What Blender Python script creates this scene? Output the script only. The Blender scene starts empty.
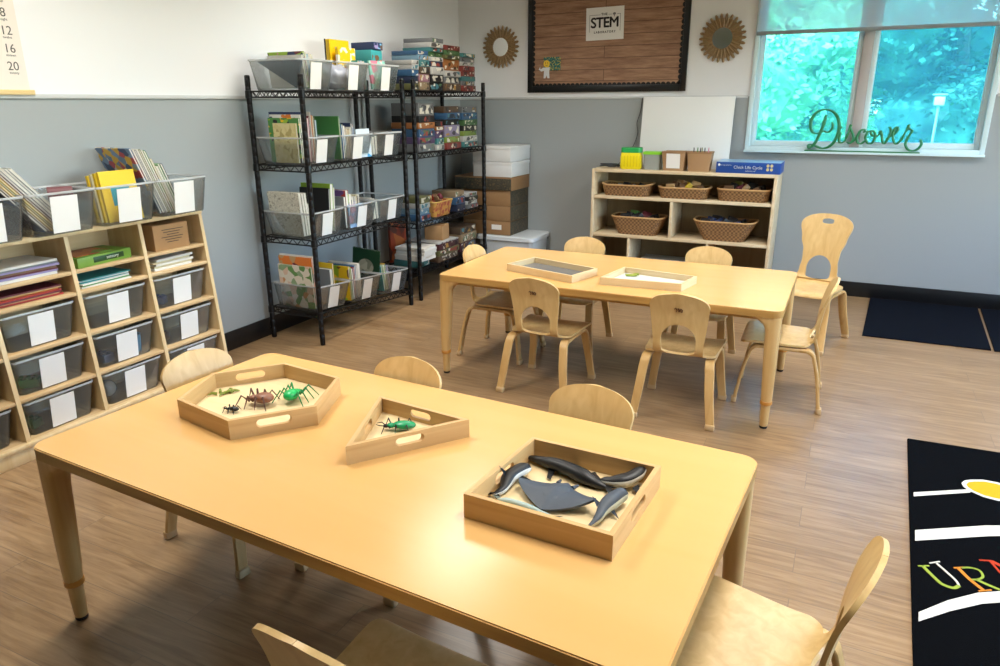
import bpy, bmesh, math, random
from mathutils import Vector, Matrix
R = math.radians
sc = bpy.context.scene
COL = sc.collection
rnd = random.Random(7)

# ------------------------------------------------------------------ camera
cd = bpy.data.cameras.new('camera'); cam = bpy.data.objects.new('camera', cd); COL.objects.link(cam)
YAW, PITCH, ROLL, FPX, EYE = -0.449076, 0.312207, -0.00449408, 713.453, 1.5
_f = Vector((math.sin(YAW)*math.cos(PITCH), math.cos(YAW)*math.cos(PITCH), -math.sin(PITCH)))
_r = Vector((math.cos(YAW), -math.sin(YAW), 0)); _u = _r.cross(_f)
_r2 = _r*math.cos(ROLL)+_u*math.sin(ROLL); _u2 = -_r*math.sin(ROLL)+_u*math.cos(ROLL)
m = Matrix(((_r2.x, _u2.x, -_f.x, 0), (_r2.y, _u2.y, -_f.y, 0), (_r2.z, _u2.z, -_f.z, EYE), (0, 0, 0, 1)))
cam.matrix_world = m
cd.sensor_width = 36; cd.lens = FPX/1000*36; cd.clip_start = .05; cd.clip_end = 200
sc.camera = cam

# ------------------------------------------------------------------ world, sun, exposure
w = bpy.data.worlds.new('sky'); sc.world = w; w.use_nodes = True
nt = w.node_tree; nt.nodes.clear()
sky = nt.nodes.new('ShaderNodeTexSky'); sky.sky_type = 'NISHITA'; sky.sun_disc = False
sky.sun_elevation = R(50); sky.sun_rotation = R(200)
bg = nt.nodes.new('ShaderNodeBackground'); bg.inputs[1].default_value = 2.8
out = nt.nodes.new('ShaderNodeOutputWorld')
nt.links.new(sky.outputs[0], bg.inputs[0]); nt.links.new(bg.outputs[0], out.inputs[0])
sd = bpy.data.lights.new('sun', 'SUN'); sd.energy = 20; sd.angle = R(1); sd.color = (1, .96, .88)
sun = bpy.data.objects.new('sun', sd); COL.objects.link(sun)
sun.rotation_euler = (R(48), 0, R(-28))
vs = sc.view_settings
vs.view_transform = 'Standard'; vs.look = 'None'; vs.gamma = 1; vs.use_curve_mapping = False
vs.exposure = 0.0
sc.cycles.max_bounces = 8; sc.cycles.diffuse_bounces = 2; sc.cycles.glossy_bounces = 3
sc.cycles.transparent_max_bounces = 24; sc.cycles.caustics_reflective = False; sc.cycles.caustics_refractive = False
sc.cycles.sample_clamp_indirect = 6
XL, YB, HC = -3.43, 6.265, 2.9        # inner faces of the two walls, ceiling height
PANEL_W = 36
PANELS = [(-2.3, 1.8), (0.1, 1.8), (2.5, 1.8), (0.1, 4.2), (2.5, 4.2), (-2.3, 4.2)]
for (x, y) in PANELS:
    ld = bpy.data.lights.new('panel_light', 'AREA'); ld.shape = 'RECTANGLE'; ld.size = .56; ld.size_y = 1.16
    ld.energy = PANEL_W; ld.color = (1, .955, .885); ld.spread = R(140)
    lo = bpy.data.objects.new('panel_light', ld); COL.objects.link(lo); lo.location = (x, y, HC-.03)

# ------------------------------------------------------------------ materials
MAT = {}
def srgb(h):
    if isinstance(h, str):
        h = h.lstrip('#'); c = [int(h[i:i+2], 16)/255 for i in (0, 2, 4)]
    else: c = h
    return tuple(((v+.055)/1.055)**2.4 if v > .04045 else v/12.92 for v in c)
def newmat(name):
    m = bpy.data.materials.new(name); m.use_nodes = True
    return m, m.node_tree, m.node_tree.nodes['Principled BSDF']
def plain(name, c, rough=.5, metal=0, spec=.5, bump=0, bscale=80, emit=0, var=0):
    if name in MAT: return MAT[name]
    m, nt, b = newmat(name); c = srgb(c)
    b.inputs['Base Color'].default_value = (*c, 1); b.inputs['Roughness'].default_value = rough
    b.inputs['Metallic'].default_value = metal; b.inputs['Specular IOR Level'].default_value = spec
    if bump or var:
        tc = nt.nodes.new('ShaderNodeTexCoord'); n = nt.nodes.new('ShaderNodeTexNoise'); n.inputs['Scale'].default_value = bscale
        nt.links.new(tc.outputs['Object'], n.inputs['Vector'])
        if bump:
            bp = nt.nodes.new('ShaderNodeBump'); bp.inputs['Strength'].default_value = bump; bp.inputs['Distance'].default_value = .002
            nt.links.new(n.outputs[0], bp.inputs['Height']); nt.links.new(bp.outputs[0], b.inputs['Normal'])
        if var:
            mx = nt.nodes.new('ShaderNodeMixRGB'); mx.inputs[1].default_value = (*[v*(1-var) for v in c], 1); mx.inputs[2].default_value = (*[min(1, v*(1+var)) for v in c], 1)
            nt.links.new(n.outputs[0], mx.inputs[0]); nt.links.new(mx.outputs[0], b.inputs['Base Color'])
    if emit: b.inputs['Emission Color'].default_value = (*c, 1); b.inputs['Emission Strength'].default_value = emit
    MAT[name] = m; return m
def wood(name, c1, c2, axis=0, rough=.4, scale=9, stretch=14, spec=.5, bump=.05):
    """grain: noise squeezed along one axis"""
    if name in MAT: return MAT[name]
    m, nt, b = newmat(name)
    tc = nt.nodes.new('ShaderNodeTexCoord'); mp = nt.nodes.new('ShaderNodeMapping')
    s = [scale*stretch/4]*3; s[axis] = scale/6; mp.inputs['Scale'].default_value = s
    n = nt.nodes.new('ShaderNodeTexNoise'); n.inputs['Scale'].default_value = 1; n.inputs['Detail'].default_value = 5; n.inputs['Distortion'].default_value = .6
    cr = nt.nodes.new('ShaderNodeValToRGB'); cr.color_ramp.elements[0].position = .32; cr.color_ramp.elements[1].position = .68
    cr.color_ramp.elements[0].color = (*srgb(c2), 1); cr.color_ramp.elements[1].color = (*srgb(c1), 1)
    L = nt.links.new
    L(tc.outputs['Object'], mp.inputs[0]); L(mp.outputs[0], n.inputs['Vector']); L(n.outputs[0], cr.inputs[0]); L(cr.outputs[0], b.inputs['Base Color'])
    b.inputs['Roughness'].default_value = rough; b.inputs['Specular IOR Level'].default_value = spec
    MAT[name] = m; return m
def clear(name, tint='#f4fbfa', alpha=.25, rough=.15, white=.0):
    """clear plastic or glass: part see-through, part glossy, part milky"""
    if name in MAT: return MAT[name]
    m, nt, b = newmat(name)
    o = nt.nodes['Material Output']; L = nt.links.new
    tr = nt.nodes.new('ShaderNodeBsdfTransparent'); tr.inputs[0].default_value = (*srgb(tint), 1)
    b.inputs['Base Color'].default_value = (*srgb('#f2f5f5'), 1) ; b.inputs['Roughness'].default_value = rough
    fr = nt.nodes.new('ShaderNodeFresnel'); fr.inputs[0].default_value = 1.3
    ma = nt.nodes.new('ShaderNodeMath'); ma.operation = 'ADD'; ma.use_clamp = True; ma.inputs[1].default_value = alpha
    mx = nt.nodes.new('ShaderNodeMixShader'); m2 = nt.nodes.new('ShaderNodeMixShader'); m2.inputs[0].default_value = alpha
    gl = nt.nodes.new('ShaderNodeBsdfGlossy'); gl.inputs['Roughness'].default_value = rough; ma.operation = 'MULTIPLY'; ma.inputs[1].default_value = .7
    L(fr.outputs[0], ma.inputs[0]); L(ma.outputs[0], mx.inputs[0]); L(tr.outputs[0], mx.inputs[1]); L(gl.outputs[0], mx.inputs[2]); L(mx.outputs[0], m2.inputs[1]); L(b.outputs[0], m2.inputs[2]); L(m2.outputs[0], o.inputs[0])
    MAT[name] = m; return m
def blotch(name, cols, scale=14, rough=.4, mode='vor', seed=0):
    """printed cover: patches of a few inks"""
    if name in MAT: return MAT[name]
    m, nt, b = newmat(name); L = nt.links.new
    tc = nt.nodes.new('ShaderNodeTexCoord'); mp = nt.nodes.new('ShaderNodeMapping'); mp.inputs['Location'].default_value = (seed*1.7, seed*.9, seed*2.3)
    n = nt.nodes.new('ShaderNodeTexVoronoi' if mode == 'vor' else 'ShaderNodeTexNoise')
    if mode == 'vor' and seed % 2: n.distance = 'CHEBYCHEV'
    n.inputs['Scale'].default_value = scale
    if mode == 'noise': n.inputs['Detail'].default_value = 9; n.inputs['Roughness'].default_value = .85
    cr = nt.nodes.new('ShaderNodeValToRGB'); cr.color_ramp.interpolation = 'CONSTANT'
    el = cr.color_ramp.elements
    while len(el) < len(cols): el.new(.5)
    for i, c in enumerate(cols):
        el[i].position = (i/len(cols)) if mode == 'vor' else .3+.4*i/len(cols) if i else 0
        el[i].color = (*srgb(c), 1)
    L(tc.outputs['Object'], mp.inputs[0]); L(mp.outputs[0], n.inputs['Vector'])
    if mode == 'vor':
        sx = nt.nodes.new('ShaderNodeSeparateColor'); L(n.outputs['Color'], sx.inputs[0]); L(sx.outputs[0], cr.inputs[0])
    else: L(n.outputs[0], cr.inputs[0])
    L(cr.outputs[0], b.inputs['Base Color']); b.inputs['Roughness'].default_value = rough
    MAT[name] = m; return m

# ------------------------------------------------------------------ mesh helpers
class MB:
    def __init__(s): s.bm = bmesh.new(); s.mi = 0
    def _merge(s, b2, M=None):
        if M is not None: bmesh.ops.transform(b2, matrix=M, verts=b2.verts)
        me = bpy.data.meshes.new('t'); b2.to_mesh(me); b2.free()
        n0 = len(s.bm.faces); s.bm.from_mesh(me); bpy.data.meshes.remove(me)
        s.bm.faces.ensure_lookup_table()
        if s.mi:
            for f in s.bm.faces[n0:]: f.material_index = s.mi
    def box(s, c, d, bev=0, rot=None, seg=2):
        b = bmesh.new(); bmesh.ops.create_cube(b, size=1)
        bmesh.ops.scale(b, vec=Vector(d), verts=b.verts)
        if bev: bmesh.ops.bevel(b, geom=list(b.edges), offset=min(bev, min(d)*.45), segments=seg, affect='EDGES', profile=.5)
        M = Matrix.Translation(Vector(c))
        if rot: M = M @ (rot if isinstance(rot, Matrix) else Matrix.Rotation(rot[0], 4, rot[1]))
        s._merge(b, M); return s
    def span(s, x0, x1, y0, y1, z0, z1, bev=0):
        return s.box(((x0+x1)/2, (y0+y1)/2, (z0+z1)/2), (abs(x1-x0), abs(y1-y0), abs(z1-z0)), bev)
    def loft(s, rings, cap=True, closed=True):
        """rings: lists of equally many points"""
        b = bmesh.new(); vr = [[b.verts.new(p) for p in r] for r in rings]; n = len(rings[0])
        for a, c in zip(vr, vr[1:]):
            for i in range(n if closed else n-1):
                j = (i+1) % n
                try: b.faces.new((a[i], a[j], c[j], c[i]))
                except ValueError: pass
        if cap:
            for r in (vr[0], vr[-1]):
                try: b.faces.new(r)
                except ValueError: pass
        bmesh.ops.recalc_face_normals(b, faces=b.faces)
        s._merge(b); return s
    def tube(s, pts, r, n=8, cap=True, sx=1):
        pts = [Vector(p) for p in pts]; rings = []; prev = None
        for i, p in enumerate(pts):
            t = (pts[min(i+1, len(pts)-1)]-pts[max(i-1, 0)])
            t = t.normalized() if t.length > 1e-9 else Vector((0, 0, 1))
            if prev is None:
                a = t.cross(Vector((0, 0, 1)));  a = a if a.length > .1 else t.cross(Vector((0, 1, 0)))
                a.normalize()
            else:
                a = prev-t*prev.dot(t); a.normalize()
            prev = a; c = t.cross(a); rr = r[i] if isinstance(r, (list, tuple)) else r
            rings.append([p+(a*math.cos(2*math.pi*k/n)*sx+c*math.sin(2*math.pi*k/n))*rr for k in range(n)])
        return s.loft(rings, cap)
    def lathe(s, prof, c=(0, 0, 0), n=24, sx=1, sy=1):
        return s.loft([[(c[0]+r*math.cos(2*math.pi*k/n)*sx, c[1]+r*math.sin(2*math.pi*k/n)*sy, c[2]+z) for k in range(n)] for r, z in prof])
    def prism(s, poly, z0, z1, M=None):
        b = bmesh.new(); lo = [b.verts.new((x, y, z0)) for x, y in poly]; hi = [b.verts.new((x, y, z1)) for x, y in poly]
        n = len(poly)
        for i in range(n): b.faces.new((lo[i], lo[(i+1) % n], hi[(i+1) % n], hi[i]))
        b.faces.new(lo[::-1]); b.faces.new(hi)
        bmesh.ops.recalc_face_normals(b, faces=b.faces)
        s._merge(b, M); return s
    def ball(s, c, r, sub=2, sc=(1, 1, 1)):
        b = bmesh.new(); bmesh.ops.create_icosphere(b, subdivisions=sub, radius=r)
        s._merge(b, Matrix.Translation(Vector(c)) @ Matrix.Diagonal((*sc, 1))); return s
    def sheet(s, rows, thick, flip=False):
        """rows: list of rows of points (None for a gap) -> surface made solid"""
        b = bmesh.new(); V = [[b.verts.new(p) for p in r] for r in rows]
        for a, c in zip(V, V[1:]):
            for i in range(len(a)-1): b.faces.new((a[i], a[i+1], c[i+1], c[i]))
        bmesh.ops.remove_doubles(b, verts=b.verts, dist=1e-5)
        bmesh.ops.dissolve_degenerate(b, edges=b.edges, dist=1e-5)
        bmesh.ops.recalc_face_normals(b, faces=b.faces)
        bmesh.ops.solidify(b, geom=list(b.faces), thickness=thick)
        bmesh.ops.recalc_face_normals(b, faces=b.faces)
        s._merge(b); return s
    def xf(s, M): bmesh.ops.transform(s.bm, matrix=M, verts=s.bm.verts); return s
    def build(s, name, mats, parent=None, smooth=40, loc=None, rot=None, **kw):
        me = bpy.data.meshes.new(name); s.bm.to_mesh(me); s.bm.free()
        for m in (mats if isinstance(mats, (list, tuple)) else [mats]): me.materials.append(m)
        if smooth:
            for p in me.polygons: p.use_smooth = True
            try: me.set_sharp_from_angle(angle=R(smooth))
            except Exception: pass
        return link(name, me, parent, loc, rot, **kw)
def link(name, me, parent=None, loc=None, rot=None, **kw):
    o = bpy.data.objects.new(name, me); COL.objects.link(o); o.parent = parent
    if loc is not None: o.location = loc
    if rot is not None: o.rotation_euler = rot
    tag(o, **kw); return o
def tag(o, label=None, cat=None, group=None, kind=None):
    for k, v in (('label', label), ('category', cat), ('group', group), ('kind', kind)):
        if v: o[k] = v
    return o
def empty(name, loc=(0, 0, 0), rz=0, label=None, cat=None, group=None):
    o = bpy.data.objects.new(name, None); COL.objects.link(o); o.location = loc; o.rotation_euler = (0, 0, rz); o.empty_display_size = .1
    return tag(o, label, cat, group)
def dup(o, loc=None, rot=None, parent=None, label=None, top=True):
    c = o.copy(); COL.objects.link(c); c.parent = parent
    if loc is not None: c.location = loc
    if rot is not None: c.rotation_euler = rot
    if label: c['label'] = label
    for ch in list(o.children): dup(ch, parent=c, top=False)
    return c
_txt = {}
def text_mesh(s, size=.1, depth=.001, align='CENTER', shear=0, space=1, bold=0):
    key = (s, size, depth, align, shear, space, bold)
    if key in _txt: return _txt[key]
    cu = bpy.data.curves.new('lettering', 'FONT'); cu.body = s; cu.size = size; cu.extrude = depth; cu.align_x = align; cu.align_y = 'CENTER'; cu.shear = shear; cu.space_character = space; cu.offset = bold
    cu.resolution_u = 4
    o = bpy.data.objects.new('lettering', cu); COL.objects.link(o)
    me = bpy.data.meshes.new_from_object(o.evaluated_get(bpy.context.evaluated_depsgraph_get()))
    bpy.data.objects.remove(o); bpy.data.curves.remove(cu); me.materials.clear()
    _txt[key] = me; return me
def lettering(s, size, mat, parent, loc, rot, depth=.0006, name='lettering', fat=0, **kw):
    me = text_mesh(s, size, depth, **kw).copy()
    if fat:                      # heavier strokes: the same letters laid a hair apart
        bm = bmesh.new()
        for dx, dy in ((-fat, 0), (fat, 0), (0, fat), (0, -fat), (0, 0)):
            n0 = len(bm.verts); bm.from_mesh(me); bm.verts.ensure_lookup_table()
            for v in bm.verts[n0:]: v.co += Vector((dx, dy, abs(dx)*.01))
        bm.to_mesh(me); bm.free()
    me.materials.append(mat)
    return link(name, me, parent, loc, rot)
def rrect(w, h, r, n=5, cx=0, cy=0):
    pts = []
    for sx, sy, a0 in ((1, 1, 0), (-1, 1, 90), (-1, -1, 180), (1, -1, 270)):
        for k in range(n+1):
            a = R(a0+90*k/n); pts.append((cx+sx*(w/2-r)+r*math.cos(a), cy+sy*(h/2-r)+r*math.sin(a)))
    return pts
ORD = ['bottom', 'second', 'third', 'fourth', 'fifth', 'sixth', 'seventh', 'eighth', 'ninth', 'tenth', 'eleventh', 'twelfth', 'thirteenth', 'fourteenth']
ORD1 = ['first']+ORD[1:]

# base materials
M_white = plain('wall_white', '#e9ebed', .6, bump=.08, bscale=220)
M_grey = plain('wall_grey', '#9fa5a6', .6, bump=.08, bscale=220)
M_trim = plain('rail_paint', '#c9cbcb', .45)
M_black = plain('baseboard_black', '#101113', .35)
M_ceil = plain('ceiling_tile', '#e9e8e3', .9, bump=.4, bscale=120)
M_birch = wood('birch_ply', '#e0bf84', '#d0aa6e', axis=2, rough=.34, scale=8)
M_birchx = wood('birch_edge', '#dcbd8e', '#cba872', axis=0, rough=.4, scale=10)
M_leg = wood('leg_wood', '#dcb67a', '#cba062', axis=2, rough=.38, scale=8)
M_top = wood('table_laminate', '#e2b474', '#deae6b', axis=0, rough=.22, scale=2.5, stretch=8)
M_edge = wood('table_edge', '#c89c58', '#b08243', axis=0, rough=.4, scale=8)
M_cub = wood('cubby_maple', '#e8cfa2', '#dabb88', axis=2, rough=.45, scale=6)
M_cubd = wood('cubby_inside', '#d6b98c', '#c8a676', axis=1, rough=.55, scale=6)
M_low = wood('shelf_maple', '#e2cfae', '#d4bd97', axis=0, rough=.5, scale=5)
M_tray = wood('tray_wood', '#d6b17a', '#c49a62', axis=0, rough=.5, scale=10)
M_trayb = wood('tray_base', '#ecd6aa', '#e4ca98', axis=0, rough=.5, scale=7)
M_metal = plain('black_metal', '#0c0c0e', .35, metal=.3)
M_foot = plain('rubber_foot', '#1a1613', .6)
M_cap = plain('foot_cap', '#cfae80', .5)
M_bin = clear('bin_plastic', '#f6f8f8', .035, .15)
M_binrim = clear('bin_rim', '#fafcfc', .40, .15)
M_card = plain('label_card', '#f1f0ec', .55)
M_page = plain('book_pages', '#e6e2d6', .7)
M_kraft = plain('kraft_card', '#b58a5c', .7, var=.08, bscale=30)
M_ink = plain('black_ink', '#17171a', .5)

# ------------------------------------------------------------------ room
def floor_mat():
    m, nt, b = newmat('vinyl_planks'); L = nt.links.new; N = nt.nodes.new
    tc = N('ShaderNodeTexCoord'); br = N('ShaderNodeTexBrick'); br.inputs['Scale'].default_value = 1
    br.inputs['Brick Width'].default_value = 1.2; br.inputs['Row Height'].default_value = .15; br.inputs['Mortar Size'].default_value = .0012; br.offset = .37
    br.inputs['Color1'].default_value = (0, 0, 0, 1); br.inputs['Color2'].default_value = (1, 1, 1, 1); br.inputs['Mortar'].default_value = (.3, .3, .3, 1); br.inputs['Mortar Smooth'].default_value = .1
    L(tc.outputs['Object'], br.inputs['Vector'])
    mp = N('ShaderNodeMapping'); mp.inputs['Scale'].default_value = (2.2, 26, 1); L(tc.outputs['Object'], mp.inputs[0])
    add = N('ShaderNodeVectorMath'); add.operation = 'MULTIPLY_ADD'; add.inputs[1].default_value = (7, 7, 7)
    L(br.outputs['Color'], add.inputs[0]); L(mp.outputs[0], add.inputs[2])
    n = N('ShaderNodeTexNoise'); n.inputs['Scale'].default_value = 1.6; n.inputs['Detail'].default_value = 7; n.inputs['Roughness'].default_value = .62; n.inputs['Distortion'].default_value = .8
    L(add.outputs[0], n.inputs['Vector'])
    cr = N('ShaderNodeValToRGB'); e = cr.color_ramp.elements
    e[0].position = .3; e[0].color = (*srgb('#856747'), 1); e[1].position = .7; e[1].color = (*srgb('#b0916c'), 1)
    L(n.outputs[0], cr.inputs[0])
    mx = N('ShaderNodeMixRGB'); mx.blend_type = 'MULTIPLY'; mx.inputs[0].default_value = 1
    c2 = N('ShaderNodeValToRGB'); c2.color_ramp.elements[0].color = (.84, .83, .82, 1); c2.color_ramp.elements[1].color = (1, 1, 1, 1)
    L(br.outputs['Color'], c2.inputs[0]); L(cr.outputs[0], mx.inputs[1]); L(c2.outputs[0], mx.inputs[2])
    m3 = N('ShaderNodeMixRGB'); m3.inputs[2].default_value = (*srgb('#7a6650'), 1); L(br.outputs['Fac'], m3.inputs[0]); L(mx.outputs[0], m3.inputs[1])
    L(m3.outputs[0], b.inputs['Base Color']); b.inputs['Roughness'].default_value = .30
    bp = N('ShaderNodeBump'); bp.inputs['Strength'].default_value = .12; bp.inputs['Distance'].default_value = .002; L(n.outputs[0], bp.inputs['Height']); L(bp.outputs[0], b.inputs['Normal'])
    return m
X1, Y0 = 3.6, -3.2          # far side and rear of the room, out of view
S = dict(kind='structure')
MB().span(XL-.2, X1+.2, Y0-.2, YB+.2, -.1, 0).build('floor', floor_mat(), smooth=0, **S)
MB().span(XL-.2, X1+.2, Y0-.2, YB+.2, HC, HC+.1).build('ceiling', M_ceil, smooth=0, **S)
RZ = 1.54
def wall(name, x0, x1, y0, y1, holes=None):
    b = MB()
    for i, (z0, z1) in enumerate(((0, RZ), (RZ, HC))):
        b.mi = i; b.span(x0, x1, y0, y1, z0, z1)
    return b.build(name, [M_grey, M_white], smooth=0, **S)
wall('wall_left', XL-.2, XL, Y0, YB+.2)
UY = (.6, 2.9, 3.3, 5.6)          # two window openings in the side wall, out of view
b = MB(); UZ0, UZ1 = .85, 2.5
b.span(X1, X1+.2, Y0, YB+.2, 0, UZ0); b.span(X1, X1+.2, Y0, UY[0], UZ0, RZ); b.span(X1, X1+.2, UY[1], UY[2], UZ0, RZ); b.span(X1, X1+.2, UY[3], YB+.2, UZ0, RZ)
b.mi = 1
b.span(X1, X1+.2, Y0, YB+.2, UZ1, HC); b.span(X1, X1+.2, Y0, UY[0], RZ, UZ1); b.span(X1, X1+.2, UY[1], UY[2], RZ, UZ1); b.span(X1, X1+.2, UY[3], YB+.2, RZ, UZ1)
b.build('wall_right', [M_grey, M_white], smooth=0, **S)
MB().span(XL, X1, Y0-.2, Y0, 0, HC).build('wall_front', plain('wall_front_paint', '#b9babb', .7), smooth=0, **S)
WX0, WX1, WZ0, WZ1 = -.80, .853, 1.125, 2.60       # window opening
b = MB()
VX0, VX1 = 1.35, 3.05
b.span(XL, WX0, YB, YB+.2, 0, RZ); b.span(WX1, VX0, YB, YB+.2, 0, RZ); b.span(VX1, X1, YB, YB+.2, 0, RZ); b.span(WX0, WX1, YB, YB+.2, 0, WZ0); b.span(VX0, VX1, YB, YB+.2, 0, WZ0)
b.mi = 1
b.span(XL, WX0, YB, YB+.2, RZ, HC); b.span(WX1, VX0, YB, YB+.2, RZ, HC); b.span(VX1, X1, YB, YB+.2, RZ, HC); b.span(WX0, WX1, YB, YB+.2, WZ1, HC); b.span(VX0, VX1, YB, YB+.2, WZ1, HC)
b.build('wall_back', [M_grey, M_white], smooth=0, **S)
MB().span(XL, XL+.012, Y0, YB, 0, .122, .003).build('baseboard_left', M_black, **S)
MB().span(XL+.012, X1, YB-.012, YB, 0, .119, .003).build('baseboard_back', M_black, **S)
MB().span(XL, XL+.008, Y0, YB, RZ-.012, RZ+.008, .002).build('trim_left', M_trim, **S)
MB().span(XL+.008, WX0-.01, YB-.008, YB, RZ-.012, RZ+.008, .002).build('trim_back', M_trim, **S)
MB().span(WX1+.01, 1.34, YB-.008, YB, RZ-.012, RZ+.008, .002).build('trim_back_window_side', M_trim, **S)
# window: outer frame, two sashes, grey centre post, glass
M_wf = plain('window_frame_glow_tint', '#d6ecf0', .4)  # pale cyan: outdoor glow tinted into the frame colour
M_post = plain('window_post', '#b9b4b4', .5)
win = empty('window_1', (0, YB, 0)); win['kind'] = 'structure'
def veil_mat():  # added translucent sheet that veils the outdoor view with haze
    if 'haze_veil' in MAT: return MAT['haze_veil']
    m, nt, b = newmat('haze_veil'); L = nt.links.new
    tr = nt.nodes.new('ShaderNodeBsdfTransparent'); tl = nt.nodes.new('ShaderNodeBsdfTranslucent'); tl.inputs[0].default_value = (*srgb('#b8d8ea'), 1)
    m2 = nt.nodes.new('ShaderNodeMixShader'); m2.inputs[0].default_value = .12
    L(tr.outputs[0], m2.inputs[1]); L(tl.outputs[0], m2.inputs[2]); L(m2.outputs[0], nt.nodes['Material Output'].inputs[0]); MAT['haze_veil'] = m; return m
b = MB(); fw = .035
for a in ((WX0, WX0+fw, WZ0, WZ1), (WX1-fw, WX1, WZ0, WZ1), (WX0+fw, WX1-fw, WZ0, WZ0+fw), (WX0+fw, WX1-fw, WZ1-fw, WZ1)):
    b.span(a[0], a[1], -.012, .15, a[2], a[3], .004)
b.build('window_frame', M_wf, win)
b = MB(); b.span(-.035, .035, .02, .13, WZ0+fw, WZ1-fw, .004); b.build('window_post', M_post, win)
for (x0, x1) in ((WX0+fw, -.035), (.035, WX1-fw)):
    b = MB(); z0, z1 = WZ0+fw, WZ1-fw; t = .03
    for a in ((x0, x0+t, z0, z1), (x1-t, x1, z0, z1), (x0+t, x1-t, z0, z0+t+.012), (x0+t, x1-t, z1-t, z1)): b.span(a[0], a[1], .04, .1, a[2], a[3], .005)
    for a in ((x0+t, x0+t+.008, z0+t, z1-t), (x1-t-.008, x1-t, z0+t, z1-t)): b.span(a[0], a[1], .055, .085, a[2], a[3], .002)
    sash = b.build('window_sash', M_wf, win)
    g = MB(); g.span(x0+t, x1-t, .068, .072, z0+t, z1-t); g.build('window_glass', clear('window_glass', '#a9dde8', .0, .02), win, smooth=0)
    MB().span(x0+t-.004, x1-t+.004, .106, .1065, z0+t, z1-t).build('haze_veil', veil_mat(), win, smooth=0)
w2 = empty('window_2', (0, YB, 0)); w2['kind'] = 'structure'  # second window out of view, added for cool daylight on the right floor
b = MB()
for a in ((1.35, 1.385, WZ0, WZ1), (3.015, 3.05, WZ0, WZ1), (2.165, 2.235, WZ0, WZ1), (1.385, 3.015, WZ0, WZ0+fw), (1.385, 3.015, WZ1-fw, WZ1)): b.span(a[0], a[1], -.012, .15, a[2], a[3], .004)
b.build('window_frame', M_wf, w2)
MB().span(1.385, 3.015, .068, .072, WZ0+fw, WZ1-fw).build('window_glass', clear('window_glass', '#a9dde8', .0, .02), w2, smooth=0)
for k, (ya, yb_) in enumerate(((.6, 2.9), (3.3, 5.6))):
    w3 = empty('window_%d' % (3+k), (X1, 0, 0)); w3['kind'] = 'structure'
    b = MB()
    for a in ((ya, ya+.04, UZ0, UZ1), (yb_-.04, yb_, UZ0, UZ1), ((ya+yb_)/2-.03, (ya+yb_)/2+.03, UZ0, UZ1), (ya+.04, yb_-.04, UZ0, UZ0+.04), (ya+.04, yb_-.04, UZ1-.04, UZ1)): b.span(-.012, .15, a[0], a[1], a[2], a[3], .004)
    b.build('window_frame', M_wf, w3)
# roller shade, lowered over the upper part of the window
def shade_mat():
    m, nt, b = newmat('shade_mesh'); L = nt.links.new
    tr = nt.nodes.new('ShaderNodeBsdfTransparent'); tl = nt.nodes.new('ShaderNodeBsdfTranslucent'); tl.inputs[0].default_value = (.75, .78, .8, 1)
    b.inputs['Base Color'].default_value = (.8, .84, .88, 1); b.inputs['Roughness'].default_value = .8
    m1 = nt.nodes.new('ShaderNodeMixShader'); m1.inputs[0].default_value = .35; m2 = nt.nodes.new('ShaderNodeMixShader'); m2.inputs[0].default_value = .50
    L(b.outputs[0], m1.inputs[1]); L(tl.outputs[0], m1.inputs[2]); L(tr.outputs[0], m2.inputs[1]); L(m1.outputs[0], m2.inputs[2]); L(m2.outputs[0], nt.nodes['Material Output'].inputs[0])
    return m
sh = empty('roller_shade', (0, YB-.03, 2.0), label='pale mesh roller shade drawn down over the top of the window', cat='blind')
MB().span(WX0+.01, WX1-.01, -.001, .001, .01, .62).build('shade_fabric', shade_mat(), sh, smooth=0)
MB().box((0.026, 0, 0), (WX1-WX0-.02, .012, .028), .004).build('bottom_bar', plain('shade_bar', '#8b9499', .5), sh)
MB().tube([(WX0+.01, .0, .65), (WX1-.01, .0, .65)], .028, 16).build('roller_tube', plain('shade_tube', '#b9bfc2', .5), sh)
# ceiling light fixtures (above the frame)
fx = None
for i, (x, y) in enumerate(PANELS):
    if fx is None:
        fx = empty('ceiling_light', (x, y, HC), label='flat white rectangular ceiling light panel', cat='light', group='ceiling light panels')
        b = MB()
        for a in ((-.3, -.285, -.6, .6), (.285, .3, -.6, .6), (-.285, .285, -.6, -.585), (-.285, .285, .585, .6)): b.span(a[0], a[1], a[2], a[3], -.03, 0, .002)
        b.build('frame', plain('fixture_white', '#eeeeee', .5), fx)
    else: dup(fx, (x, y, HC))

# ------------------------------------------------------------------ outdoors
def leaf_mat(name, c1, c2):
    m, nt, b = newmat(name); L = nt.links.new
    tc = nt.nodes.new('ShaderNodeTexCoord'); n = nt.nodes.new('ShaderNodeTexNoise'); n.inputs['Scale'].default_value = 1.6
    cr = nt.nodes.new('ShaderNodeValToRGB'); cr.color_ramp.elements[0].position = .35; cr.color_ramp.elements[1].position = .65
    cr.color_ramp.elements[0].color = (*srgb(c1), 1); cr.color_ramp.elements[1].color = (*srgb(c2), 1)
    L(tc.outputs['Object'], n.inputs['Vector']); L(n.outputs[0], cr.inputs[0]); L(cr.outputs[0], b.inputs['Base Color']); b.inputs['Roughness'].default_value = .6
    return m
MB().span(-20, 24, YB+.3, 40, -.5, -.3).build('ground', plain('lawn', '#7fa35a', .9, var=.3, bscale=6), smooth=0, **S)
bark = plain('bark', '#6d6256', .9, var=.3, bscale=20)
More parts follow.
